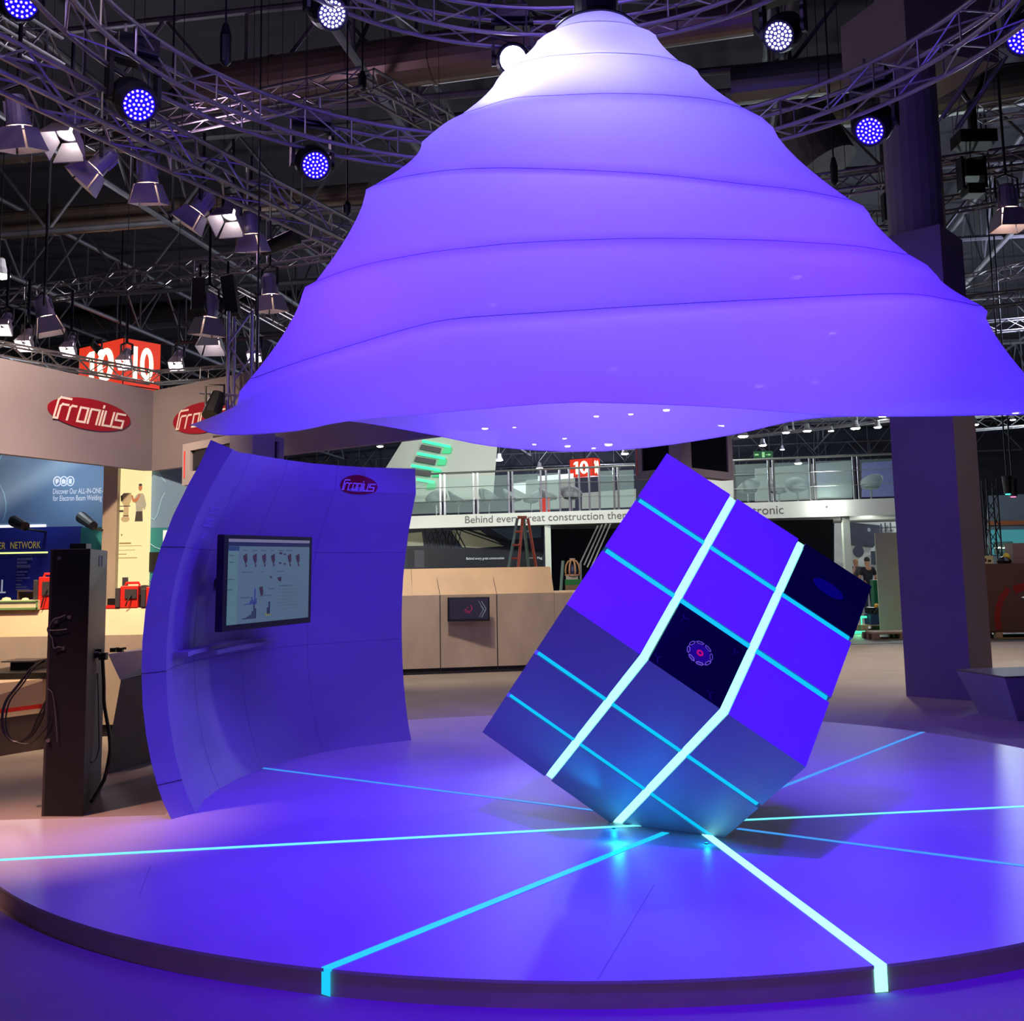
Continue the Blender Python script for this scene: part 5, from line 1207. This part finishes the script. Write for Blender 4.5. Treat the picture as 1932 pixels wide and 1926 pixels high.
# photo mural under the mezzanine
mu = far_panel('photo_mural', 'dark industrial photo mural with bridge steelwork under the mezzanine', 'mural', [(740, proj((-3.6, 34, zdb+.04))[1]), (1026, proj((1, 34, zdb+.04))[1]), (1026, 1176), (740, 1180)], 34.0, mat('mural_dark', (40, 46, 66), .6, var=.7, vscale=.5))
k34 = 34.0/FPX
def mpp(pts): return [((x-760)*k34, (1000-y)*k34) for x, y in pts]
mo = P(760, 1000, 33.98)
def mur(polys, m, nm, t=.01): MB().flat([mpp(p_) for p_ in polys], mo, UX, Z, t).build(nm, m, mu)
mur([[(770, 1006), (796, 1004), (799, 1030), (768, 1030)], [(850, 1002), (905, 1003), (930, 1020), (950, 1033), (900, 1036), (872, 1034)]], mat('mural_pale_sky', (176, 176, 150), .6, var=.2, vscale=.6), 'pale_sky')
mur([[(925, 1000), (1020, 997), (1020, 1018), (960, 1022)]], mat('mural_blue_sky', (84, 104, 128), .6, var=.3, vscale=1), 'blue_sky')
st = []
for a_, b_ in (((862, 1000), (985, 1045)), ((870, 998), (992, 1042)), ((820, 998), (838, 1072)), ((832, 998), (860, 1072)), ((852, 998), (848, 1060)), ((858, 998), (880, 1040)), ((780, 1035), (1020, 1042)), ((878, 1000), (1000, 1040))): st += stroke([a_, b_], 2.0)
for k_ in range(9): st += stroke([(800+k_*7, 1000+(k_*13) % 20), (806+k_*8, 1035+(k_*17) % 30)], 1.4)+stroke([(800+k_*8, 1030), (812+k_*7, 1005)], 1.2)
mur(st+[[(768, 1036), (1020, 1040), (1020, 1072), (768, 1072)]], mat('mural_steelwork', (18, 20, 34), .6, var=.6, vscale=1.2), 'steelwork', .02)
mur([[(782, 1038), (800, 1038), (800, 1070), (782, 1070)]], mat('mural_grey_block', (64, 66, 74), .6), 'grey_block', .03)
text_mesh('mural_lettering', 'Behind every great construction', P(880, 1056, 33.9), UX, Z, .11, M_TXTW, mu, width=1.15)
text_mesh('mural_lettering', 'one Mag', P(1003, 1055, 33.9), UX, Z, .11, M_TXTW, mu, width=.32)
far_panel('dark_partition', 'dark navy sheet painted as shade behind the stairs under the mezzanine', 'partition', [(1036, proj((1.2, 36.5, zdb+.04))[1]), (1300, proj((5.9, 36.5, zdb+.04))[1]), (1300, 1160), (1036, 1165)], 36.5, mat('shade_navy', (18, 20, 40), .7, var=.2))  # dark sheet paints the unlit void behind the stairs
far_panel('dark_partition', 'black wall right of the cube under the mezzanine', 'partition', [(1300, proj((5.3, 32.8, zdb+.04))[1]), (1572, proj((9.6, 32.8, zdb+.04))[1]), (1572, 1168), (1300, 1172)], 32.8, mat('dark_black', (14, 12, 22), .7))
t = thing('stair_rail', 'slanting steel stair rails left of the cube under the mezzanine', 'stair rail', P(1120, 1060, 31))
for a_, b_ in (((1128, 992), (1095, 1062)), ((1136, 990), (1102, 1066)), ((1144, 988), (1108, 1070)), ((1152, 988), (1114, 1074))): MB().cyl(P(*a_, 31.2), P(*b_, 30.0), .022, 6).build('rail', M_CHROME, t)
MB().cyl(P(1095, 1062, 30), V((P(1095, 1062, 30).x, 30, 0)), .03, 6).build('rail_post', M_CHROME, t)
# ladder
t = thing('step_ladder', 'tall orange and teal folding ladder behind the reception counter', 'ladder', G(985, 1206))
M_LTEAL = mat('ladder_teal', (136, 172, 160), .5); M_LOR = mat('ladder_orange', (216, 104, 78), .5)
def lrail(a_, b_, m, Ya=26.2, Yb=26.0): MB().cyl(P(*a_, Ya), P(*b_, Yb), .035, 6).build('rail', m, t)
lrail((976, 978), (936, 1204), M_LTEAL, 26.2, 25.6); lrail((986, 976), (966, 1204), M_LOR, 26.2, 25.6); lrail((988, 976), (1010, 1204), M_LTEAL, 26.2, 26.9); lrail((996, 978), (1034, 1204), M_LOR, 26.2, 26.9)
for k_ in range(1, 9):
    f_ = k_/9; MB().cyl(P(lerp(976, 936, f_), lerp(978, 1204, f_), 26.0), P(lerp(986, 966, f_), lerp(978, 1204, f_), 26.0), .026, 6).build('rung', M_LOR, t)
    if k_ % 2: MB().cyl(P(lerp(988, 1010, f_), lerp(978, 1204, f_), 26.5), P(lerp(996, 1034, f_), lerp(978, 1204, f_), 26.5), .022, 6).build('rung', M_ALU, t)
MB().box(P(985, 976, 26.2), (.22, .2, .06)).build('top_cap', M_LOR, t)
# wooden ring object on a pedestal
M_WOOD = mat('light_wood', (214, 168, 122), .55, var=.12, vscale=8)
g0 = P(1081, 1103, 24.0); t = thing('display_pedestal', 'brown pedestal with green top band beside the cube, behind the counter', 'pedestal', V((g0.x, 24, 0)))
MB().box((g0.x, 24, g0.z/2), (.33, .33, g0.z)).build('pedestal_body', mat('pedestal_brown', (150, 122, 102), .6), t)
zg = P(1081, 1093, 24).z; MB().box((g0.x, 24, (g0.z+zg)/2), (.335, .335, zg-g0.z)).build('green_band', mat('green_band', (40, 140, 74), .6), t)
zw = P(1081, 1086, 24).z; MB().box((g0.x-.02, 24, (zg+zw)/2), (.25, .25, zw-zg)).build('white_plate', M_WHITE, t)
t = thing('wooden_cage', 'small wooden cage of curved hoops standing on the green banded pedestal', 'ornament', (g0.x, 24, zw))
hz = P(1081, 1056, 24).z-zw
for k_ in range(4):
    th = pi*k_/4+.3; pts = [V((g0.x, 24, zw))+V((cos(th)*.165*x, sin(th)*.165*x, hz*z_)) for x, z_ in ((.92, 0), (1, .3), (.9, .65), (.6, .9), (.15, 1), (-.15, 1), (-.6, .9), (-.9, .65), (-1, .3), (-.92, 0))]
    MB().tube(pts, .018, 6).build('hoop', M_WOOD, t, smooth=True)
MB().lathe([(.17, 0), (.17, .03), (0, .03)], 20, (g0.x, 24, zw)).build('base_disc', M_WOOD, t)
MB().lathe([(.09, .03), (.10, .1), (.07, .2), (.0, .25)], 14, (g0.x, 24, zw)).build('inner_bell', mat('bell_blue', (50, 64, 110), .5), t)
MB().cyl((g0.x-.06, 24, zw+hz+.02), (g0.x+.06, 24, zw+hz+.02), .012, 6).build('top_bar', M_WHITE, t)
t = thing('leaning_board', 'narrow teal board leaning left of the pedestal', 'board', G(1053, 1200)); MB().cyl(P(1062, 1058, 24.4), V((P(1050, 1190, 24.1).x, 24.1, 0.0)), .035, 6).build('board_body', M_LTEAL, t)

# ================================================================== people
M_SKIN = mat('skin', (186, 136, 108), .6); M_HAIR = mat('hair_dark', (52, 40, 34), .8)
def skinned(name, verts, edges, radii, m, parent):
    me = bpy.data.meshes.new(name); me.from_pydata(verts, edges, []); me.materials.append(m)
    o_ = bpy.data.objects.new(name, me); COL.objects.link(o_)
    sk = o_.modifiers.new('skin', 'SKIN'); sk.use_smooth_shade = True
    if not me.skin_vertices:
        bm = bmesh.new(); bm.from_mesh(me); bm.verts.layers.skin.verify(); bm.to_mesh(me); bm.free()
    for v_, r_ in zip(me.skin_vertices[0].data, radii): v_.radius = r_ if isinstance(r_, tuple) else (r_, r_)
    me.skin_vertices[0].data[0].use_root = True
    ss = o_.modifiers.new('sub', 'SUBSURF'); ss.levels = ss.render_levels = 2
    if parent is not None: o_.parent = parent; o_.matrix_parent_inverse = Matrix.Identity(4)
    return o_
def person(pos, H_, yaw, pose, label, shirt, trousers, hair):
    k_ = H_/1.75; R = Matrix.Rotation(yaw, 3, 'Z'); B = lambda x, y, z_: tuple(V(pos)+R @ V((x, y, z_))*k_)
    J = {'pel': B(0, 0, .93), 'wai': B(0, 0, 1.08), 'che': B(0, .0, 1.30), 'nec': B(0, 0, 1.47), 'hd0': B(0, -.01, 1.57), 'hd1': B(0, -.015, 1.66), 'hd2': B(0, -.01, 1.71)}
    for s, sd in ((-1, 'l'), (1, 'r')):
        J[sd+'hip'] = B(.09*s, 0, .90); J[sd+'kne'] = B(.10*s, -.02, .48); J[sd+'ank'] = B(.10*s, .02, .08); J[sd+'toe'] = B(.12*s, -.16, .035)
        J[sd+'sho'] = B(.17*s, 0, 1.42)
        el, wr = pose[sd]; J[sd+'elb'] = B(*el); J[sd+'wri'] = B(*wr)
        dv = (V(wr)-V(el)).normalized(); hv = V(wr)+dv*.07; J[sd+'han'] = B(*hv)
        for f_ in range(4): J[sd+'f%d' % f_] = B(*(hv+dv*(.075+.012*(f_ in (1, 2)))+V((.016*(f_-1.5), 0, -.01))))
        J[sd+'th'] = B(*(V(wr)+dv*.06+V((-.045*s, -.03, 0))))
    names = list(J); idx = {n_: i for i, n_ in enumerate(names)}
    E_ = [('pel', 'wai'), ('wai', 'che'), ('che', 'nec'), ('nec', 'hd0'), ('hd0', 'hd1'), ('hd1', 'hd2')]
    for sd in 'lr':
        E_ += [('pel', sd+'hip'), (sd+'hip', sd+'kne'), (sd+'kne', sd+'ank'), (sd+'ank', sd+'toe'), ('che', sd+'sho'), (sd+'sho', sd+'elb'), (sd+'elb', sd+'wri'), (sd+'wri', sd+'han'), (sd+'wri', sd+'th')]+[(sd+'han', sd+'f%d' % f_) for f_ in range(4)]
    rad = {'pel': .12, 'wai': .115, 'che': .13, 'nec': .055, 'hd0': .075, 'hd1': .09, 'hd2': .06, 'hip': .085, 'kne': .055, 'ank': .04, 'toe': .035, 'sho': .06, 'elb': .042, 'wri': .028, 'han': .03, 'th': .011}
    rr = [rad.get(n_, rad.get(n_[1:], .009))*k_ for n_ in names]
    root = skinned('person', [J[n_] for n_ in names], [(idx[x], idx[y]) for x, y in E_], rr, M_SKIN, None)
    tag(root, label, 'person', 'men working under the mezzanine')
    def cloth(nm, ch, m, add):
        ns = list(dict.fromkeys([x for e_ in ch for x in e_])); ii = {n_: i for i, n_ in enumerate(ns)}
        skinned(nm, [J[n_] for n_ in ns], [(ii[x], ii[y]) for x, y in ch], [(rad.get(n_, rad.get(n_[1:], .03))+add)*k_ for n_ in ns], m, root)
    for sd in 'lr': J[sd+'mid'] = tuple(V(J[sd+'sho']).lerp(V(J[sd+'elb']), .75))
    rad['mid'] = .05
    cloth('shirt', [('pel', 'wai'), ('wai', 'che'), ('che', 'lsho'), ('che', 'rsho'), ('lsho', 'lmid'), ('rsho', 'rmid')], shirt, .016)
    cloth('trousers', [('pel', 'lhip'), ('pel', 'rhip'), ('lhip', 'lkne'), ('rhip', 'rkne'), ('lkne', 'lank'), ('rkne', 'rank')], trousers, .018)
    if hair:
        hc = V(J['hd1'])+R @ V((0, .02, .03))*k_; MB().lathe([(0, .09), (.06, .075), (.092, .02), (.09, -.04), (.06, -.05), (0, -.02)], 14, hc).build('hair', M_HAIR, root, smooth=True)
    fc = V(J['hd1'])+R @ V((0, -.085, -.01))*k_
    nz = MB().lathe([(.014, -.02), (.008, .01), (0, .02)], 6, fc); nz.build('face_features', M_SKIN, root)
q1 = P(1617, 1100, 36.2); q2 = P(1638, 1100, 35.6)
person((q1.x, 36.2, 0), 1.88, radians(-70), {'l': ((-.24, -.05, 1.14), (-.14, -.26, 1.12)), 'r': ((.24, -.05, 1.14), (.12, -.28, 1.15))}, 'bald man in a brown t-shirt and grey trousers beside the pale column', mat('shirt_brown', (78, 66, 66), .8), mat('trousers_grey', (150, 150, 146), .8), False)
person((q2.x, 35.6, 0), 1.86, radians(180), {'l': ((-.25, .0, 1.14), (-.2, -.18, 1.0)), 'r': ((.25, .0, 1.14), (.2, -.18, 1.0))}, 'man in a black t-shirt and dark jeans seen from behind', mat('shirt_black', (26, 26, 38), .8), mat('jeans_dark', (30, 34, 52), .8), True)

# ================================================================== things under and right of the mezzanine
mr = far_panel('machine_mural', 'white wall print with dark machinery behind the two men', 'mural', [(1575, 978), (1720, 972), (1720, 1154), (1575, 1154)], 39.0, mat('mural_white', (190, 190, 184), .6, var=.1))
k39 = 39.0/FPX; mo2 = P(1600, 1000, 38.97)
def mr_(polys, m, nm): MB().flat([[((x-1600)*k39, (1000-y)*k39) for x, y in p_] for p_ in polys], mo2, UX, Z, .02).build(nm, m, mr)
mr_([[(1600, 985), (1660, 992), (1658, 1015), (1645, 1033), (1603, 1028)], ell(1617, 1040, 10, 11, 16), [(1640, 1040), (1662, 1040), (1662, 1066), (1640, 1064)]]+stroke([(1662, 990), (1662, 1005)], 2)+stroke([(1670, 988), (1670, 1004)], 2)+stroke([(1680, 988), (1680, 1004)], 2)+stroke([(1660, 997), (1690, 996)], 1.5), mat('mural_machine_dark', (54, 56, 70), .6, var=.3, vscale=2), 'machine_shape')
mr_([rect(1643, 1046, 1660, 1058), ell(1639, 1000, 3, 4, 10)], mat('mural_machine_light', (150, 156, 160), .6), 'machine_light')
wp = thing('white_partition', 'tall white panel left of the pillar, behind the pallets', 'partition', G(1680, 1189)); 
vpanel('board', mat('white_partition', (198, 196, 178), .6, var=.03), (1656, 27, 1730, 27, 1005, 1189), wp)
M_PAL = mat('pallet_wood', (168, 142, 110), .8, var=.15, vscale=6)
def pallet(c, L, Wd, label, z0=0):
    t = thing('wooden_pallet', label, 'pallet', c, 'wooden pallets on the hall floor'); c = V(c); c.z = z0
    m = MB()
    for k_ in range(7): m.box(c+V((0, -Wd/2+Wd*(k_+.5)/7, .133)), (L, Wd/7*.8, .022))
    m.build('deck_boards', M_PAL, t)
    for x in (-1, 0, 1):
        for y in (-1, 0, 1): MB().box(c+V((x*(L/2-.07), y*(Wd/2-.06), .072)), (.14, .12, .10)).build('block', M_PAL, t)
    m = MB()
    for y in (-1, 0, 1): m.box(c+V((0, y*(Wd/2-.06), .011)), (L, .1, .022))
    m.build('bottom_boards', M_PAL, t)
c0 = G(1705, 1207); pallet((c0.x, c0.y+.4, 0), 1.3, .8, 'front empty wooden pallet left of the pillar')
c1 = G(1668, 1190); pallet((c1.x, c1.y+.4, 0), 1.05, .8, 'wooden pallet carrying the blue crate')
t = thing('plywood_board', 'bright plywood board lying on the front pallet', 'board', (c0.x, c0.y, .15)); MB().box((c0.x-.02, c0.y+.35, .158), (1.2, .6, .03)).build('board_body', mat('plywood', (216, 196, 158), .7), t)
t = thing('blue_crate', 'blue crate with dark equipment and an orange cap on the rear pallet', 'crate', (c1.x, c1.y+.4, .145))
MB().box((c1.x, c1.y+.35, .145+.13), (.56, .5, .26)).build('crate_body', mat('crate_blue', (24, 52, 92), .5), t)
MB().box((c1.x, c1.y+.35, .145+.34), (.5, .42, .16)).tube([(c1.x-.2, c1.y+.1, .42), (c1.x-.1, c1.y+.05, .56), (c1.x+.05, c1.y+.1, .50), (c1.x+.2, c1.y+.1, .58), (c1.x+.26, c1.y+.1, .42)], .03, 6).build('equipment', M_BLACK, t)
MB().lathe([(.06, 0), (.06, .06), (.03, .09), (0, .09)], 10, (c1.x-.05, c1.y+.3, .145+.42)).build('orange_cap', mat('orange_cap', (236, 160, 40), .5), t)
t = thing('green_floor_light', 'green glowing light bar on the floor right of the cube', 'light bar', G(1612, 1200))
q_ = G(1622, 1196); MB().box(q_+V((-.05, 0, .04)), (.5, .08, .06)).build('light_tube', M_GRN, t); plight('green_glow', q_+V((-.15, -.4, .22)), 6, (.05, 1, .3), .05)
t = thing('green_cabinet', 'green equipment cabinet behind the blue crate', 'cabinet', G(1655, 1172)); q_ = P(1654, 1118, 31); MB().box((q_.x, 31, q_.z-.2), (.24, .3, 1.1)).build('cabinet_body', mat('cabinet_green', (16, 96, 56), .5, var=.2), t)
MB().box((q_.x, 31, .25), (.3, .3, .5)).build('cabinet_base', M_BLACK, t)
t = thing('green_floor_light', 'second green light bar, behind the right edge of the cube', 'light bar', P(1625, 1163, 28)); q_ = P(1625, 1164, 28); MB().box(q_, (.26, .06, .05)).cyl(q_, (q_.x, q_.y, 0), .015, 6).build('light_tube', M_GRN, t)

bc = thing('large_crate', 'big brown crate with a red curved emblem right of the pillar', 'crate', G(1900, 1207))
zc = P(1900, 1063, 24).z; xl = P(1857, 1130, 24).x
MB().box((xl+1.6, 24.9, (zc+.16)/2), (3.2, 1.8, zc-.16)).build('crate_body', mat('crate_brown', (92, 66, 58), .7, var=.08), bc)
MB().flat([[((x)*24/FPX, y*24/FPX) for x, y in p_] for p_ in stroke([(0, 0), (-1, 20), (3, 38), (10, 54), (20, 66)], 11)+stroke([(40, 70), (60, 76)], 14)], P(1884, 1183, 24)+V((0, -.005, 0)), UX, Z, .004).build('red_emblem', mat('emblem_red', (140, 30, 34), .6), bc)
MB().flat([[(0, 0), (.14, .05), (.16, -.03)]], P(1926, 1127, 24)+V((0, -.008, 0)), UX, Z, .004).build('white_mark', M_TXTW, bc)
pallet((xl+1.5, 24.6, 0), 2.6, 1.2, 'pallet under the big brown crate')
t = thing('small_carton', 'small cream carton on top of the big brown crate', 'box', (xl+.25, 24.4, zc)); MB().box((xl+.22, 24.4, zc+.09), (.30, .25, .17)).build('carton_body', M_CARD, t); MB().flat([rect(-.10, -.04, .0, .03), rect(.03, -.05, .1, .0)], (xl+.22, 24.27, zc+.09), UX, Z, .002).build('printed_mark', M_GREY, t)
t = thing('yellow_bundle', 'yellow and dark bundle on top of the big brown crate', 'bundle', (xl+.62, 24.4, zc)); MB().lathe([(.14, 0), (.16, .06), (.08, .14), (0, .16)], 10, (xl+.66, 24.4, zc)).build('dark_cloth', M_BLACK, t); MB().lathe([(.07, .10), (.09, .15), (.04, .22), (0, .23)], 9, (xl+.72, 24.4, zc)).build('yellow_cloth', mat('yellow_cloth', (226, 206, 70), .7), t)
t = thing('grey_block', 'pinkish grey block at the right edge on the brown crate', 'box', (xl+1.0, 24.4, zc)); MB().box((xl+1.02, 24.6, zc+.22), (.3, .4, .44)).build('block_body', mat('block_rose', (140, 120, 122), .7), t)
fb_ = far_panel('exhibition_booth', 'pale booth wall with an orange stripe and cyan lower part at the right edge', 'booth', [(1864, 935), (1990, 930), (1990, 1075), (1864, 1075)], 34, mat('booth_pale', (122, 138, 142), .6, var=.05))
k33 = 34/FPX; fo = P(1864, 1000, 33.97)
for r_, m, nm in ((rect(0, -991+1000, 120, 1000-983), mat('booth_orange', (190, 112, 70), .6), 'orange_stripe'), (rect(4, -46, 120, 0), emis('booth_cyan', (70, 150, 160), .7), 'cyan_window'), (rect(8, -45, 44, -22), mat('booth_teal_dark', (70, 110, 112), .6), 'window_frame')):
    MB().flat([[(x*k33, y*k33) for x, y in r_]], fo, UX, Z, .02 if nm != 'window_frame' else .03).build(nm, m, fb_)
for k_, px in enumerate((1886, 1897, 1904, 1911)):
    t = thing('booth_lamp', 'tiny warm lamp in the cyan booth window, %s from the left' % ['first', 'second', 'third', 'fourth'][k_], 'lamp', P(px, 1034, 33.6), 'row of tiny lamps in the booth window')
    MB().lathe([(.02, .04), (.05, 0), (0, -.01)], 8, P(px, 1034, 33.6)).cyl(P(px, 1034, 33.6), P(px, 1034, 33.6)+V((0, .4, .02)), .01, 4).build('lamp_glow', emis('tiny_lamp_glow', (1, .95, .7), 4, False), t)
for (px, py), col, l in (((1902, 933), (.05, .9, .6), 'tiny stage light with a green lens at the right'), ((1912, 938), (.9, .12, .3), 'tiny stage light with a pink lens at the right')):
    c0 = P(px, py, 27); t = thing('small_stage_light', l, 'stage light', c0, 'coloured stage lights at the right edge')
    MB().cyl(c0+Z*.45, c0+Z*.02, .12, 10, .09).cyl(c0+Z*.4, (c0.x, c0.y, CEIL_Z), .02, 6).build('housing', M_BLACK, t); MB().cyl(c0+Z*.02, c0, .06, 10).build('lens', emis('lens_'+l[28:32].strip(), col, 3, False), t)

# ================================================================== number boxes, exit sign, far lamps
M_NRED = emis('number_box_red', (.80, .045, .02), .95, False); M_NWH = emis('number_glow', (1, .93, .62), 2.2, False)
def number_box(pl_, pm, pr_, yt, yb, Ym, label):
    H_ = (yb-yt)*Ym/FPX; c0 = P(pm, (yt+yb)/2, Ym); sL = (pm-pl_)*Ym/FPX*1.25; sR = (pr_-pm)*Ym/FPX*1.35; sd = max(sL, sR)
    al = atan2(1, 1); dl = V((-.8, .6, 0)); dr = V((.6, .8, 0))
    # widths chosen so that both outer edges meet the picture
    def edge(d, px):
        lo, hi = .05, 6
        for _ in range(40):
            mid = (lo+hi)/2; x = proj(c0+d*mid)[0]
            if abs(x-pm) < abs(px-pm): lo = mid
            else: hi = mid
        return lo
    l_, r_ = edge(dl, pl_), edge(dr, pr_); t = thing('number_box_sign', label, 'sign', c0)
    base = V((c0.x, c0.y, c0.z-H_/2)); q_ = [base, base+dr*r_, base+dr*r_+dl*l_, base+dl*l_]
    MB().hexa(q_+[p_+Z*H_ for p_ in q_]).build('box_shell', M_NRED, t)
    fr_ = MB()
    for p_ in q_[:2]+[q_[3]]: fr_.cyl(p_, p_+Z*H_, H_*.012, 6)
    for a_, b_ in ((q_[0], q_[1]), (q_[3], q_[0])):
        for z_ in (0, H_): fr_.cyl(a_+Z*z_, b_+Z*z_, H_*.012, 6)
    fr_.build('box_frame', M_BLACK, t)
    for O_, U_, L_ in ((q_[3], -dl, l_), (q_[0], dr, r_)):
        one = [[(.12, 0), (.27, 0), (.27, 1), (.12, 1)], [(.12, 1), (.0, .88), (.0, .74), (.12, .84)]]; zero = ringp(.66, .5, .185, .42, .15, 28)
        MB().flat([[(x*L_*.66, y*H_*.70) for x, y in p_] for p_ in one+zero], O_+U_*(L_*.18)+Z*(H_*.15), U_, Z, .02).build('number', M_NWH, t)
    MB().cyl(base+(dr*r_+dl*l_)*.5+Z*H_, V((base.x, base.y, CEIL_Z if CEIL_Z > base.z+H_ else base.z+H_+1))+(dr*r_+dl*l_)*.5, .03, 6).build('suspension', M_BLACK, t)
number_box(148, 233, 303, 635, 727, 34, 'large glowing red box sign with the number ten above the white banner')
number_box(1075, 1119, 1132, 863, 897, 62, 'small far glowing red box sign with the number ten above the mezzanine railing')
ex = thing('exit_sign', 'green emergency exit sign hanging far behind the right railing', 'sign', P(1440, 858, 45)); c0 = P(1440, 858, 45)
MB().box(c0, (.78, .06, .30)).build('sign_body', emis('exit_green', (10, 84, 40), .7), ex)
MB().flat([rect(-.06, -.11, .05, .11), rect(-.36, -.03, -.2, .04), [(.2, -.05), (.32, 0), (.2, .05)], rect(.1, -.015, .24, .015)], c0-V((0, .04, 0)), UX, Z, .01).build('sign_pictogram', emis('exit_pale', (150, 220, 150), .9), ex)
MB().cyl(c0+Z*.15, (c0.x, c0.y, CEIL_Z), .015, 5).build('suspension', M_BLACK, ex)
M_LAMP = emis('downlight_glow', (1, .97, .95), 34, False); M_LSH = mat('lamp_shade_grey', (120, 118, 120), .5, .3)
DL = [(1402, 823, 11, 40), (1483, 816, 8, 40), (1523, 813, 9, 40), (1568, 813, 6, 40), (1614, 808, 10, 40), (1656, 806, 8, 40), (1665, 785, 9, 40), (1439, 840, 8, 50), (1476, 848, 5, 55), (1506, 874, 8, 60), (1839, 801, 8, 38), (1916, 779, 7, 38), (1911, 792, 6, 42), (1930, 715, 7, 30), (942, 868, 8, 48), (1018, 883, 7, 52), (1179, 856, 8, 46), (717, 842, 7, 38), (-2, 520, 22, 22)]
dn = ['first lamp of the white row right of the canopy hem', 'second lamp of the white row', 'third lamp of the white row', 'small lamp in the middle of the white row', 'brightest lamp of the white row', 'last lamp of the white row beside the pillar', 'lamp half hidden by the canopy hem beside the pillar', 'bell lamp above the green exit sign', 'tiny lamp right of the green exit sign', 'bell lamp behind the right railing', 'lamp just right of the pillar below the canopy', 'upper lamp at the right edge below the canopy tip', 'lower lamp at the right edge below the canopy tip', 'lamp touching the right slope of the canopy', 'lamp left of the small red number box', 'dim lamp between slanting wall and small red number box', 'lamp right of the small red number box', 'lamp under the banner right of the curved wall top', 'big glaring lamp at the far left edge']
for (px, py, r_, Y), l in zip(DL, dn):
    rr = r_*Y/FPX; c0 = P(px, py, Y); t = thing('hall_downlight', l, 'lamp', c0+Z*rr, 'white hall downlights')
    MB().lathe([(rr*.35, rr*1.6), (rr*.45, rr*1.5), (rr*.6, rr*.7), (rr*1.0, 0), (rr*.97, 0), (rr*.5, rr*.6), (0, rr*.7)], 16, c0).build('lamp_shade', M_LSH, t)
    MB().lathe([(0, rr*.02), (rr*.85, rr*.02), (rr*.7, -rr*.18), (0, -rr*.25)], 16, c0).build('bulb', M_LAMP, t)
    MB().cyl(c0+Z*rr*1.55, (c0.x, c0.y, CEIL_Z-.02), .010, 4).build('cord', M_BLACK, t)

# hall lamps further back whose glow comes through the thin canopy cloth
for px, py, r_, Y in ((915, 808, 7, 46), (1008, 838, 5, 52), (1065, 827, 5, 52), (1071, 841, 7, 48), (1120, 845, 5, 54), (1148, 838, 9, 46), (1208, 816, 6, 50), (1125, 785, 6, 44), (1190, 781, 6, 44), (1257, 773, 8, 42), (1323, 805, 6, 46), (1360, 803, 8, 44), (1385, 800, 7, 44), (1491, 789, 6, 42), (970, 806, 4, 54), (810, 652, 12, 34), (1155, 695, 12, 36), (1433, 727, 10, 38), (1537, 720, 10, 38), (1503, 522, 12, 32), (1571, 628, 10, 34), (928, 575, 10, 34)):
    rr = r_*Y/FPX; c0 = P(px, py, Y); t = thing('hall_downlight', 'far hall lamp glowing faintly through the violet canopy cloth', 'lamp', c0+Z*rr, 'hall lamps seen through the canopy')
    MB().lathe([(rr*.35, rr*1.6), (rr*.6, rr*.7), (rr*1.0, 0), (rr*.97, 0), (rr*.5, rr*.6), (0, rr*.7)], 14, c0).build('lamp_shade', M_LSH, t)
    MB().lathe([(0, rr*.02), (rr*.85, rr*.02), (rr*.7, -rr*.3), (0, -rr*.4)], 14, c0).build('bulb', M_LAMP, t)
    MB().cyl(c0+Z*rr*1.55, (c0.x, c0.y, CEIL_Z-.02), .010, 4).build('cord', M_BLACK, t)
